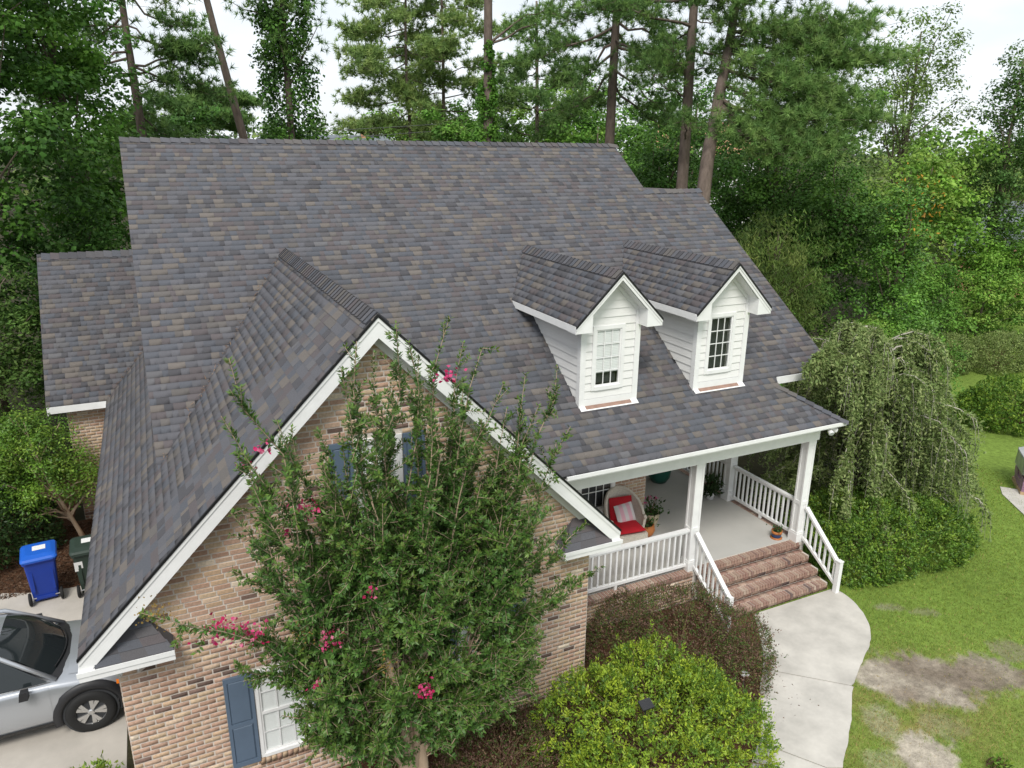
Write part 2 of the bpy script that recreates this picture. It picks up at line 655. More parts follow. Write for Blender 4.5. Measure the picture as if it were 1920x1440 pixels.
def spline(pts, n=8):
    out = []
    P = [np.array(p, float) for p in pts]
    for i in range(len(P) - 1):
        p0, p1, p2, p3 = P[max(i - 1, 0)], P[i], P[i + 1], P[min(i + 2, len(P) - 1)]
        for k in range(n):
            t = k / n
            out.append(0.5 * ((2 * p1) + (-p0 + p2) * t + (2 * p0 - 5 * p1 + 4 * p2 - p3) * t * t + (-p0 + 3 * p1 - 3 * p2 + p3) * t ** 3))
    out.append(P[-1])
    return out


# curved front walk, three pours with open joints, slightly ragged grass-side edge
PL = spline([(10.75, 1.03), (10.45, 0.55), (10.05, 0.02), (9.685, -0.372), (9.25, -0.76), (8.84, -1.243), (8.338, -1.70), (7.826, -2.07), (7.0, -2.7), (6.0, -3.6)], 6)
PR = spline([(13.06, 1.03), (13.08, 0.6), (12.75, -0.12), (12.196, -0.66), (11.56, -1.0), (10.82, -1.44), (10.22, -1.93), (9.66, -2.34), (9.142, -2.69), (8.3, -3.4), (7.3, -4.5)], 6)


def cut(poly, px, py, d):
    """keep the part of a polyline up to the joint line"""
    return [p for p in poly if (p[0] - px) * d[0] + (p[1] - py) * d[1] >= 0]


joints = [((9.685, -0.372), (10.82, -1.40)), ((8.313, -1.72), (8.90, -2.60))]
bounds = [None] + joints + [None]
for k in range(3):
    def side(p, J):
        (x0, y0), (x1, y1) = J
        return (p[0] - x0) * (-(y1 - y0)) + (p[1] - y0) * (x1 - x0)
    L_ = [p for p in PL if (bounds[k] is None or side(p, bounds[k]) < -0.012) and (bounds[k + 1] is None or side(p, bounds[k + 1]) > 0.012)]
    R_ = [p for p in PR if (bounds[k] is None or side(p, bounds[k]) < -0.012) and (bounds[k + 1] is None or side(p, bounds[k + 1]) > 0.012)]
    if bounds[k] is not None:
        d = unit(np.subtract(*bounds[k][::-1]))
        n = np.array([d[1], -d[0]]) * 0.012
        L_ = [np.array(bounds[k][0]) + n] + L_
        R_ = [np.array(bounds[k][1]) + n] + R_
    if bounds[k + 1] is not None:
        d = unit(np.subtract(*bounds[k + 1][::-1]))
        n = np.array([-d[1], d[0]]) * 0.012
        L_ = L_ + [np.array(bounds[k + 1][0]) + n]
        R_ = R_ + [np.array(bounds[k + 1][1]) + n]
    R_ = [np.array([p[0] + 0.035 * (fbm(p[0] * 9, p[1] * 9, 3) - 0.5), p[1] + 0.05 * (fbm(p[0] * 9, p[1] * 9, 8) - 0.5)]) for p in R_]
    sheet('walkway', [tuple(p) for p in L_] + [tuple(p) for p in R_[::-1]], 'concrete', 0.006,
          ['pale concrete walkway slab at the foot of the brick steps', 'pale concrete walkway slab between the two open joints',
           'pale concrete walkway slab beyond the second joint'][k], 'walkway', thick=0.03)
sheet('side_path', [(21.95, 2.95), (22.25, 2.6), (21.6, 1.7), (20.8, 0.7), (20.3, 0.9), (21.0, 1.9), (21.5, 2.6)], 'concrete', 0.006,
      'narrow concrete strip beside the shingle pallet', 'path', thick=0.02)
# ------------------------------------------------------------------ the house
HOUSE = thing('house', 'brick house with dark shingle roof, two white dormers and a columned porch', 'house', (0, 0, 0))
YR, HR, MS = 9.786, 9.0115, 0.698           # main ridge and slope
XL, XR1, XR2, HR2 = 0.0, 12.4, 14.15, 7.85
YE, YM = 1.58, 2.81                          # porch eave, main eave
GXC, GH, GE, GW = 2.747, 6.918, 3.085, 3.8   # garage gable
GS = (GH - GE) / GW
FL = 0.35                                    # porch floor
CAMP = np.array([0.309, -8.894, 8.902])


def mz(y):
    return HR - MS * (YR - np.asarray(y, float))


def my(z):
    return YR - (HR - np.asarray(z, float)) / MS


def gzr(x):
    return GH - GS * np.abs(np.asarray(x, float) - GXC)


# ---- shingles
SH_W = [0.09, 0.135, 0.195, 0.27]
SH_C0 = [(.132, .134, .146), (.112, .120, .136), (.092, .092, .099), (.130, .116, .118), (.178, .160, .142), (.150, .140, .130), (.148, .148, .153), (.120, .117, .121)]
SH_C = [tuple(0.84 * (0.90 * a + 0.10 * b) * k for a, b, k in zip(c, (.130, .127, .130), (1.0, .99, 1.005))) for c in SH_C0]
SH_P = np.array([.24, .17, .10, .15, .10, .09, .07, .08])
EXPO = 0.143
sh_soup_v, sh_soup_f, sh_soup_c = [], [], []
sh_single = []
SH_F = [[0, 1, 9, 8], [10, 11, 2, 3], [4, 5, 1, 0], [4, 0, 3, 7], [1, 5, 6, 2]]


SH_EDGE_SHADE = np.array([1, 1, 1, 1, .5, .5, .8, .8, 1, 1, 1, 1])[:, None]      # butt and side edges darkened in colour, standing in for course shadow lines


def sh_local(u00, u01, u11, u10, hb, e=EXPO):
    t = 0.0015
    return np.array([(u00, 0, hb), (u01, 0, hb), (u11, e + .012, t), (u10, e + .012, t),
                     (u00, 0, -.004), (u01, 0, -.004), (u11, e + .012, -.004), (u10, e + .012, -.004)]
                    + 2 * [(u00 + (u10 - u00) * .80, e * .87, hb + (t - hb) * .80), (u01 + (u11 - u01) * .80, e * .87, hb + (t - hb) * .80)])


def shingle_plane(origin, u, v, vmax, umin, umax, skip=None, visible=False):
    origin, u, v = np.asarray(origin, float), unit(u), unit(v)
    n = np.cross(u, v)
    if n[2] < 0:
        n = -n
    rows = int(math.ceil(vmax / EXPO))
    for k in range(rows):
        v0 = k * EXPO
        v1 = min((k + 1) * EXPO, vmax)
        e = v1 - v0
        if e < 0.02:
            continue
        a0, b0, a1, b1 = umin(v0), umax(v0), umin(v1), umax(v1)
        if b0 - a0 < 0.02 and b1 - a1 < 0.02:
            continue
        lo, hi = min(a0, a1), max(b0, b1)
        x = lo - random.random() * 0.25
        first = True
        while x < hi:
            wv = random.choices(SH_W, [.16, .28, .34, .22])[0]
            xa, xb = x, x + wv
            x = xb
            ci = random.choices(range(8), SH_P)[0]
            hb = 0.0125 if ci in (2, 4, 5, 6) else 0.0075
            u00, u01 = np.clip(xa, a0, b0), np.clip(xb, a0, b0)
            u10, u11 = np.clip(xa, a1, b1), np.clip(xb, a1, b1)
            if u01 - u00 < .004 and u11 - u10 < .004:
                continue
            c = origin + u * (0.5 * (xa + xb)) + v * (v0 + e / 2)
            if skip is not None and skip(c):
                continue
            full = visible and abs(u00 - xa) + abs(u01 - xb) + abs(u10 - xa) + abs(u11 - xb) < 1e-6 and e > EXPO * .99
            if full:
                sh_single.append((float(np.linalg.norm(c - CAMP)), SH_W.index(wv), ci, hb, origin + u * xa + v * v0, u, v, n))
            else:
                q = sh_local(u00, u01, u11, u10, hb, e)
                w3 = origin + v * v0 + q[:, 0:1] * u + q[:, 1:2] * v + q[:, 2:3] * n
                put_shingle(w3, ci)


def put_shingle(w3, ci):
    b = len(sh_soup_v) * 12
    sh_soup_v.append(w3)
    sh_soup_f.append(np.array(SH_F) + b)
    f = 0.92 + 0.16 * random.random()
    sh_soup_c.append(np.tile(np.array(SH_C[ci]) * f, (12, 1)) * SH_EDGE_SHADE)


S1 = math.hypot(1, MS)
SG = math.hypot(1, GS)


def under_garage(c):
    return c[1] < 6.75 and gzr(c[0]) > c[2] + 0.10


DORM = [8.037, 10.770]
DH, DT, DW, DRW, DY, DRF = 6.756, 5.8225, 0.633, 0.9426, 2.82, 2.50
DS = (DH - DT) / DRW


def skip_main(c):
    if under_garage(c):
        return True
    for cx in DORM:
        if abs(c[0] - cx) < DW - 0.05 and c[1] > DY + 0.1 and DH - DS * abs(c[0] - cx) > c[2] + 0.08:
            return True
    return False


PZ = 3.375
PS = float((mz(YM) - PZ) / (YM - YE))                      # porch slope, a little flatter
SP = math.hypot(1, PS)
pmz = lambda y: PZ + PS * (y - YE)


def main_umax(v):
    return XR2 if mz(YM + v / S1) < HR2 - 0.001 else XR1


def porch_umax(v):
    y = YE + v / SP
    return 13.32 - (y - YE) if y < 2.60 else 12.30 + (y - 2.60) * 0.5


shingle_plane((0, YM, mz(YM)), (1, 0, 0), (0, 1, MS), (YR - YM) * S1, lambda v: XL, main_umax, skip_main, True)
shingle_plane((0, YE, PZ), (1, 0, 0), (0, 1, PS), (YM - YE) * SP, lambda v: 5.2, porch_umax, skip_main, True)
# porch hip side
shingle_plane((13.32, YE, PZ), (0, 1, 0), (-1, 0, PS), 1.02 * SP, lambda v: v / SP, lambda v: 1.25, None)
# garage slopes


def gl_max(v):
    x = -1.053 + v / SG
    if x < 0.40:
        return 10.40 + v / SG
    return float(my(GE + GS * v / SG))


def gr_max(v):
    return max(1.30, float(my(GE + GS * v / SG)))


shingle_plane((GXC - GW, 0, GE), (0, 1, 0), (1, 0, GS), GW * SG, lambda v: -0.02, gl_max, None, True)
shingle_plane((GXC + GW, 0, GE), (0, 1, 0), (-1, 0, GS), GW * SG, lambda v: -0.02, gr_max)
# left wing
shingle_plane((0, 10.40, GE), (1, 0, 0), (0, 1, GS), 3.09 * SG, lambda v: -2.30, lambda v: min(-1.053 + v / SG, 0.3), None, False)
shingle_plane((0, 16.58, GE), (1, 0, 0), (0, -1, GS), 3.09 * SG, lambda v: -2.30, lambda v: 0.3)
# back of the main roof
shingle_plane((0, 2 * YR - YM, mz(YM)), (1, 0, 0), (0, -1, MS), (YR - YM) * S1, lambda v: XL, lambda v: XR1)
shingle_plane((0, 2 * 8.12 - YM, mz(YM)), (1, 0, 0), (0, -1, MS), (8.12 - YM) * S1, lambda v: XR1, lambda v: XR2)
# dormer slopes
SD = math.hypot(1, DS)
for cx in DORM:
    for s in (1, -1):
        shingle_plane((cx - s * DRW, 0, DT), (0, 1, 0), (s, 0, DS), DRW * SD, lambda v: DRF - 0.02, lambda v: float(my(DT + DS * v / SD)), None, s > 0)


def deck(mb, pts, t=0.05):
    """a slab hanging t below the shingle plane"""
    pts = [np.array(p, float) for p in pts]
    n = unit(np.cross(pts[1] - pts[0], pts[2] - pts[0]))
    if n[2] < 0:
        n = -n
    mb.prism([p - n * 0.005 for p in pts], -n * t)


dk = MB()
zE, zM = PZ, float(mz(YM))
deck(dk, [(6.5, YE, zE), (13.32, YE, zE), (12.30, 2.60, pmz(2.6)), (12.4, YM, zM), (6.5, YM, zM)])
deck(dk, [(XL, YM, zM), (XR2, YM, zM), (XR2, 8.12, HR2), (XR1, 8.12, HR2), (XR1, YR, HR), (XL, YR, HR)])
deck(dk, [(13.32, YE, zE), (13.32, 2.85, zE), (12.3, 2.6, pmz(2.6))])
deck(dk, [(XL, YR, HR), (XR1, YR, HR), (XR1, 2 * YR - YM, zM), (XL, 2 * YR - YM, zM)])
deck(dk, [(XR1, 8.12, HR2), (XR2, 8.12, HR2), (XR2, 2 * 8.12 - YM, zM), (XR1, 2 * 8.12 - YM, zM)])
deck(dk, [(GXC - GW, 0, GE), (GXC, 0, GH), (GXC, 6.8, GH), (0.42, 3.4, gzr(.42)), (0.42, 11.87, gzr(.42)), (GXC - GW, 10.4, GE)])
deck(dk, [(GXC + GW, 0, GE), (GXC, 0, GH), (GXC, 6.8, GH), (GXC + GW, 1.35, GE)])
deck(dk, [(-2.30, 10.4, GE), (-1.053, 10.4, GE), (0.3, 11.75, GE + GS * 1.353), (0.3, 13.49, GE + GS * 3.09), (-2.30, 13.49, GE + GS * 3.09)])
deck(dk, [(-2.30, 16.58, GE), (0.3, 16.58, GE), (0.3, 13.49, GE + GS * 3.09), (-2.30, 13.49, GE + GS * 3.09)])
for cx in DORM:
    for s in (1, -1):
        deck(dk, [(cx - s * DRW, DRF, DT), (cx, DRF, DH), (cx, float(my(DH)), DH), (cx - s * DRW, float(my(DT)), DT)])
ROOF = dk.build('roof', 'deck', HOUSE)
tag(ROOF, 'dark grey and brown architectural shingle roof')

sh_single.sort(key=lambda r: r[0])
cache = {}
for i, (dist, wi, ci, hb, org, u, v, n) in enumerate(sh_single):
    if i < 300:
        key = (wi, ci)
        if key not in cache:
            q = sh_local(0, SH_W[wi], SH_W[wi], 0, hb)
            mb_ = MB().add(q, SH_F, SH_C[ci])
            mb_.c = [tuple(np.array(SH_C[ci]) * k) for k in SH_EDGE_SHADE[:, 0]]
            cache[key] = mb_.mesh('shingle', 'shingle')
        M4 = Matrix(((u[0], v[0], n[0], org[0]), (u[1], v[1], n[1], org[1]), (u[2], v[2], n[2], org[2]), (0, 0, 0, 1)))
        link('shingle', cache[key], ROOF, M4)
    else:
        q = sh_local(0, SH_W[wi], SH_W[wi], 0, hb)
        put_shingle(org + q[:, 0:1] * u + q[:, 1:2] * v + q[:, 2:3] * n, ci)
o = soup('shingle_field', np.concatenate(sh_soup_v), np.concatenate(sh_soup_f), np.concatenate(sh_soup_c), 'shingle', ROOF)
tag(o, kind='stuff')


def ridge_caps(p0, p1, s1, s2, start=0.0, ex=0.143, w=0.15):
    """folded cap shingles from p0 to p1; exposed end towards p1; s1, s2 drop per metre to each side"""
    p0, p1 = np.asarray(p0, float), np.asarray(p1, float)
    d = unit(p1 - p0)
    r = unit(np.cross(d, (0, 0, 1)))
    up = np.cross(r, d)
    L = np.linalg.norm(p1 - p0)
    me = []
    for ci in (0, 1, 2, 3, 7, 5):
        mb = MB()
        rows = []
        for (t, lift) in ((-0.12, 0.004), (ex, 0.040)):
            rows.append([(t, k * w, lift - (s1 if k > 0 else s2) * abs(k) * w - 0.006 * (1 - abs(k))) for k in (-1, -.55, -.22, 0, .22, .55, 1)])
        low = [(ex - .004, y, z - 0.040) for (_, y, z) in rows[1]]
        mb.grid([rows[0], rows[1]], SH_C[ci])
        mb.grid([rows[1], low], tuple(np.array(SH_C[ci]) * .6))  # lip face coloured darker, painted shade under the cap's exposed end
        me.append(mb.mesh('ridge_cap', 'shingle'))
    t = start
    while t < L - ex * 0.5:
        o_ = p0 + d * t
        M4 = Matrix(((d[0], r[0], up[0], o_[0]), (d[1], r[1], up[1], o_[1]), (d[2], r[2], up[2], o_[2]), (0, 0, 0, 1)))
        link('ridge_cap', random.choice(me), ROOF, M4)
        t += ex


ridge_caps((XR1, YR, HR), (XL + .02, YR, HR), MS, MS, ex=0.2)
ridge_caps((XR1, 8.12, HR2), (XR2, 8.12, HR2), MS, MS, ex=0.2)
ridge_caps((GXC, 6.75, GH), (GXC, 0.0, GH), GS * .94, GS * .94)
ridge_caps((0.0, 13.49, GE + GS * 3.09), (-2.30, 13.49, GE + GS * 3.09), GS, GS, ex=0.2)
for cx in DORM:
    ridge_caps((cx, float(my(DH)) - .02, DH), (cx, DRF, DH), DS * .94, DS * .94)
hp0, hp1 = np.array([12.32, 2.58, float(pmz(2.58))]), np.array([13.32, YE, zE])
ridge_caps(hp0, hp1, PS * .62, PS * .62, ex=0.2, w=0.13)

# pine straw and leaf litter caught in the valleys
lv, lf, lc = [], [], []
def litter(p0, p1, n, spread):
    p0, p1 = np.array(p0, float), np.array(p1, float)
    for k in range(n):
        t = random.random()
        if fbm(np.array(t * 9), np.array(0.3), 4) < 0.47:
            continue
        c = p0 + (p1 - p0) * t + np.array([random.gauss(0, spread), random.gauss(0, spread), 0.022 + random.random() * .015])
        a = unit(np.array([random.gauss(0, 1), random.gauss(0, 1), random.gauss(0, .4)])) * random.uniform(.05, .11)
        w_ = unit(np.cross(a, (0, 0, 1))) * .006
        b_ = len(lv) * 3
        lv.append(np.array([c - w_, c + w_, c + a]))
        lf.append([b_, b_ + 1, b_ + 2])
        q = random.choice([(.30, .17, .09), (.22, .13, .08), (.36, .24, .14)])
        lc.append(np.tile(q, (3, 1)))
litter((0.1, 2.9, gzr(.1)), (2.6, 6.6, gzr(2.6)), 260, .035)
litter((-1.0, 10.45, GE + .05), (-0.05, 11.4, GE + 1.0), 160, .04)
o = soup('leaf_litter', np.concatenate(lv), np.array(lf), np.concatenate(lc), 'leaf', ROOF)
tag(o, 'rusty pine straw caught in the roof valleys', kind='stuff')

# ---- white trim of the gables and eaves
def rake(y0, x0, z0, x1, z1, depth, thick, name='rake_board', parent=HOUSE, drop=0.03):
    """board under a sloping edge, in the plane y=y0 (front), from low (x0,z0) to high (x1,z1)"""
    mb = MB()
    mb.prism([(x0, y0, z0 - drop), (x1, y0, z1 - drop), (x1, y0, z1 - drop - depth), (x0, y0, z0 - drop - depth)], (0, thick, 0))
    s = 1 if x1 > x0 else -1
    mb.prism([(x0, y0 - .014, z0 - drop + .004), (x1, y0 - .014, z1 - drop + .004), (x1, y0 - .014, z1 - drop - .055), (x0, y0 - .014, z0 - drop - .055)], (0, .0135, 0))
    return mb.build(name, 'white_paint', parent)


def drip(y0, x0, z0, x1, z1, parent=HOUSE):
    mb = MB()
    mb.prism([(x0, y0 - .024, z0 + .012), (x1, y0 - .024, z1 + .012), (x1, y0 - .024, z1 - .032), (x0, y0 - .024, z0 - .032)], (0, .03, 0))
    return mb.build('drip_edge', 'dark_edge', parent)


TL, TR = GXC - GW, GXC + GW
for sgn, xt in ((-1, TL), (1, TR)):
    rake(0.0, xt, GE, GXC, GH, 0.27, 0.03)
    drip(0.0, xt - sgn * -.01, GE, GXC, GH)
    # soffit behind the rake and frieze on the wall
    MB().prism([(xt - sgn * .10, .03, GE - .27 + .10 * GS), (GXC, .03, GH - .27), (GXC, .03, GH - .285), (xt - sgn * .10, .03, GE - .285 + .10 * GS)], (0, .265, 0)).build('soffit', 'white_paint', HOUSE)
    MB().prism([(xt - sgn * .35, .262, GE - .29 + .35 * GS), (GXC, .262, GH - .29), (GXC, .262, GH - .43), (xt - sgn * .35, .262, GE - .43 + .35 * GS)], (0, .03, 0)).build('frieze_board', 'white_paint', HOUSE)
    # boxed eave return with its own little shingled hip roof
    xi = xt - sgn * 1.03
    x0_, x1_ = min(xt, xi), max(xt, xi)
    rt = MB().box(x0_ - (.02 if sgn < 0 else 0), x1_ + (.02 if sgn > 0 else 0), -.03, .29, GE - .30, GE - .165).build('eave_return', 'white_paint', HOUSE)
    MB().box(x0_ - (.035 if sgn < 0 else 0), x1_ + (.035 if sgn > 0 else 0), -.045, -.031, GE - .225, GE - .160).build('moulding', 'white_paint', rt)
    zt = GE - .162
    xo = xt - sgn * .16
    rr = MB()
    cA, cB = SH_C[2], SH_C[7]
    for j in range(4):
        t0, t1 = j / 4, (j + 1) / 4
        f = lambda t: (-.03 + .30 * t, zt + .36 * t)
        for i in range(3):
            a0, a1 = i / 3, (i + 1) / 3
            def X(a, t):
                e_ = xi + sgn * .0 + (sgn * .30 * t)
                return xo + (e_ - xo) * a
            (ya, za), (yb, zb) = f(t0), f(t1 + .08)
            rr.poly([(X(a0, t0), ya, za + .012), (X(a1, t0), ya, za + .012), (X(a1, t1), yb, zb), (X(a0, t1), yb, zb)], SH_C[random.choice([0, 1, 2, 7, 3])])
            rr.poly([(X(a0, t0), ya, za), (X(a1, t0), ya, za), (X(a1, t0), ya, za + .012), (X(a0, t0), ya, za + .012)], cA)
    rr.poly([(xi, -.03, zt + .012), (xi, .29, zt + .012), (xi + sgn * .30, .28, zt + .37)], cB)
    rr.build('shingle_course', 'shingle', rt)

# eave fascias and soffits of the garage, wing and main roof
def box_part(name, mat, *a):
    return MB().box(*a).build(name, mat, HOUSE)


box_part('fascia_board', 'white_paint', TL - .012, TL + .012, .05, 10.4, GE - .19, GE - .03)
box_part('soffit', 'white_paint', TL + .013, TL + .36, .30, 10.38, GE - .19, GE - .17)
box_part('fascia_board', 'white_paint', TR - .012, TR + .012, .05, 1.5, GE - .19, GE - .03)
box_part('fascia_board', 'white_paint', -2.29, -1.07, 10.385, 10.41, GE - .17, GE - .01)
box_part('soffit', 'white_paint', -2.29, -1.07, 10.412, 10.70, GE - .17, GE - .15)
box_part('fascia_board', 'white_paint', 12.42, XR2, YM - .03, YM - .005, zM - .17, zM - .01)
# raking boards on the main roof's ends
def rake_x(x, y0, z0, y1, z1, depth=.18, th=.025):
    MB().prism([(x, y0, z0 - .03), (x, y1, z1 - .03), (x, y1, z1 - .03 - depth), (x, y0, z0 - .03 - depth)], (th, 0, 0)).build('rake_board', 'white_paint', HOUSE)
rake_x(XL + .005, YM, zM, YR, HR)
rake_x(XR2 - .03, YM, zM, 8.12, HR2)
rake_x(XR1 - .03, 8.12, HR2, YR, HR)
rake_x(XL + .005, 2 * YR - YM, zM, YR, HR)
rake_x(-2.295, 10.4, GE, 13.49, GE + GS * 3.09)

# ---- walls and bricks
BL, BH, BJ = 0.215, 0.0765, 0.014
BC = [srgb(190, 162, 140), srgb(188, 160, 132), srgb(184, 152, 132), srgb(194, 170, 142), srgb(178, 146, 126), srgb(200, 176, 152), srgb(128, 106, 96), srgb(108, 90, 82), srgb(214, 198, 176), srgb(172, 140, 120)]
BP = [.19, .17, .17, .14, .12, .07, .025, .025, .03, .06]
brick_cands = []
brick_v, brick_f, brick_c = [], [], []
BF = [[0, 1, 2, 3], [0, 4, 5, 1], [1, 5, 6, 2], [2, 6, 7, 3], [3, 7, 4, 0]]


def brick_local(L, H, proud=0.009):
    c = 0.006
    return np.array([(c, c, proud), (L - c, c, proud), (L - c, H - c, proud), (c, H - c, proud), (0, 0, -.004), (L, 0, -.004), (L, H, -.004), (0, H, -.004)])


def put_brick(org, u, w, n, L, H, ci):
    q = brick_local(L, H, 0.007 + random.random() * .004)
    b_ = len(brick_v) * 8
    brick_v.append(org + q[:, 0:1] * u + q[:, 1:2] * w + q[:, 2:3] * n)
    brick_f.append(np.array(BF) + b_)
    brick_c.append(np.tile(np.array(BC[ci]) * random.uniform(.91, 1.08), (8, 1)))


def brick_wall(origin, u, n, z0, z1, umin, umax, holes=(), single=False, dark=1.0):
    origin, u, n = np.asarray(origin, float), unit(u), unit(n)
    w = V(0, 0, 1)
    rows = int((z1 - z0) / BH)
    for k in range(rows):
        zb = z0 + k * BH
        zc = zb + BH / 2
        a, b_ = umin(zb + BH), umax(zb + BH)
        if b_ - a < .04:
            continue
        x = a - (BL / 2 if k % 2 else 0)
        cuts = [(h[0], h[1]) for h in holes if h[2] < zb + BH * .8 and h[3] > zb + BH * .2]
        while x < b_:
            segs = [(max(x, a), min(x + BL, b_))]
            x += BL
            for (h0, h1) in cuts:
                ns = []
                for (s0, s1) in segs:
                    if h1 <= s0 or h0 >= s1:
                        ns.append((s0, s1))
                    else:
                        if h0 > s0:
                            ns.append((s0, h0))
                        if h1 < s1:
                            ns.append((h1, s1))
                segs = ns
            for (s0, s1) in segs:
                if s1 - s0 < .03:
                    continue
                ci = random.choices(range(10), BP)[0]
                org = origin + u * (s0 + BJ / 2) + w * (zb + BJ / 2)
                if single and abs(s1 - s0 - BL) < 1e-6:
                    brick_cands.append((float(np.linalg.norm(org - CAMP)), org, u, w, n, ci))
                else:
                    put_brick(org, u, w, n, s1 - s0 - BJ, BH - BJ, ci)


WL, WR, WY = -0.70, 6.18, 0.30
ghalf = lambda z: (GH - .30 - z) / GS
gmin = lambda z: max(WL, GXC - ghalf(z))
gmax = lambda z: min(WR, GXC + ghalf(z))
# window openings: (x0, x1, z0, z1)
WIN_A = (0.86, 1.63, 0.63, 2.08)
WIN_B = (3.86, 4.63, 0.63, 2.08)
WIN_C = (2.41, 3.08, 3.82, 5.19)
holes = []
for (a, b_, c, d_) in (WIN_A, WIN_B, WIN_C):
    holes += [(a - .01, b_ + .01, c - .115, d_ + .01)]
WALL = wall_slab('gable_wall', [(WL, WY, -.5), (WR, WY, -.5), (WR, WY, 3.10), (GXC, WY, GH - .12), (WL, WY, 3.10)], (0, .12, 0),
                 [(a + .02, b_ - .02, c + .02, d_ - .02) for (a, b_, c, d_) in (WIN_A, WIN_B, WIN_C)], 'mortar', HOUSE)
tag(WALL, 'tan and pink brick gable wall with scattered dark bricks')
brick_wall((0, WY, 0), (1, 0, 0), (0, -1, 0), -0.10 - 4 * BH, GH - .3, gmin, gmax, holes, True)
# other brick faces
SIDE = MB().box(WR - .12, WR - .002, WY + .121, 4.2, -.5, 3.05).build('side_wall', 'mortar', HOUSE)
brick_wall((WR - .002, WY, 0), (0, 1, 0), (1, 0, 0), -.40, 3.05, lambda z: .01, lambda z: 3.84)
LEFT = MB().box(WL + .002, WL + .12, WY + .121, 1.45, -.1, 2.9).box(WL + .002, WL + .12, 6.6, 10.7, -.1, 2.9).box(WL + .002, WL + .12, 1.45, 6.6, 2.3, 2.9).build('side_wall', 'mortar', HOUSE)
brick_wall((WL + .002, WY, 0), (0, 1, 0), (-1, 0, 0), -.05, 2.9, lambda z: .01, lambda z: 10.4, [(1.15, 6.3, -1, 2.3)])
MB().box(WL + .35, WL + .40, 1.45, 6.6, 0.0, 2.3).build('garage_shade', 'interior', HOUSE)  # dark panel standing in for the unlit garage inside the opening
WING = MB().box(-1.95, -.69, 10.702, 10.82, -.1, 2.95).box(-1.95, -1.83, 10.821, 16.2, -.1, 2.95).build('wing_wall', 'mortar', HOUSE)
brick_wall((-1.95, 10.702, 0), (1, 0, 0), (0, -1, 0), -.05, 2.93, lambda z: .0, lambda z: 1.25)
PY, PX = 4.14, 10.09
WIN_P = (8.25, 9.22, 1.0, 2.85)
PF = wall_slab('porch_wall', [(WR, PY, 0), (PX, PY, 0), (PX, PY, 3.3), (WR, PY, 3.3)], (0, .12, 0), [(8.27, 9.20, 1.02, 2.83)], 'mortar', HOUSE)
PW = MB().box(PX - .12, PX, PY + .121, 7.0, 0, 3.3).box(PX - .12, 13.7, 7.0, 7.12, 0, 3.3).build('porch_wall', 'mortar', HOUSE)
brick_wall((WR, PY, 0), (1, 0, 0), (0, -1, 0), FL, 3.25, lambda z: 0, lambda z: PX - WR, [(WIN_P[0] - WR - .02, WIN_P[1] - WR + .02, .9, 2.9)])
brick_wall((PX, PY, 0), (0, 1, 0), (1, 0, 0), FL, 3.25, lambda z: 0, lambda z: 2.8)
SK = MB().box(WR, 13.08, 2.02, 2.1, -.6, FL - .08).box(13.0, 13.08, 2.101, 7.0, -.6, FL - .08).build('porch_skirt', 'mortar', HOUSE)
brick_wall((WR, 2.02, 0), (1, 0, 0), (0, -1, 0), -.58, FL - .06, lambda z: 0, lambda z: 3.72)
brick_wall((13.08, 2.02, 0), (0, 1, 0), (1, 0, 0), -.58, FL - .06, lambda z: 0, lambda z: 4.9)
# walls of the main body that the camera barely sees
MB().prism([(.35, 3.2, 3.9), (.35, YR, HR - .25), (.35, 2 * YR - 3.2, 3.9), (.35, 2 * YR - 3.2, 0), (.35, 11.6, 0), (.35, 11.6, 3.9)], (.1, 0, 0)).build('upper_gable', 'white_siding', HOUSE)
MB().prism([(13.75, 3.2, 3.85), (13.75, 8.12, HR2 - .25), (13.75, 2 * 8.12 - 3.2, 3.85)], (.08, 0, 0)).build('upper_gable', 'white_siding', HOUSE)
MB().prism([(12.0, 6.2, 6.0), (12.0, YR, HR - .25), (12.0, 2 * YR - 6.2, 6.0)], (.08, 0, 0)).build('upper_gable', 'white_siding', HOUSE)
MB().box(13.66, 13.74, 7.121, 13.2, -.5, 3.9).box(.35, 13.65, 16.2, 16.3, -.5, 3.9).box(13.66, 13.74, 13.2, 13.3, -.5, 3.9).build('back_wall', 'mortar', HOUSE)
MB().box(9.9, 13.75, 2.85, 7.1, 3.27, 3.33).box(6.2, 9.9, 2.1, 4.2, 3.27, 3.33).box(9.9, 13.1, 2.1, 2.85, 3.27, 3.33).build('porch_ceiling', 'white_paint', HOUSE)

brick_cands.sort(key=lambda r: r[0])
bm_cache = {}
# choose bricks that the crape myrtle leaves in view: towards the driveway corner first
def brick_score(r):
    return r[0] + (3.0 if 2.2 < r[1][0] < 5.2 else 0) + (1.5 if r[1][2] < .4 else 0)
brick_cands.sort(key=brick_score)
for i, (dist, org, u, w, n, ci) in enumerate(brick_cands):
    if i < 300:
        if ci not in bm_cache:
            bm_cache[ci] = [MB().add(brick_local(BL - BJ, BH - BJ, pr), BF, tuple(np.array(BC[ci]) * f)).mesh('brick', 'brick') for pr, f in ((.007, .94), (.009, 1.0), (.011, 1.06))]
        M4 = Matrix(((u[0], w[0], n[0], org[0]), (u[1], w[1], n[1], org[1]), (u[2], w[2], n[2], org[2]), (0, 0, 0, 1)))
        link('brick', random.choice(bm_cache[ci]), WALL, M4)
    else:
        put_brick(org, u, w, n, BL - BJ, BH - BJ, ci)
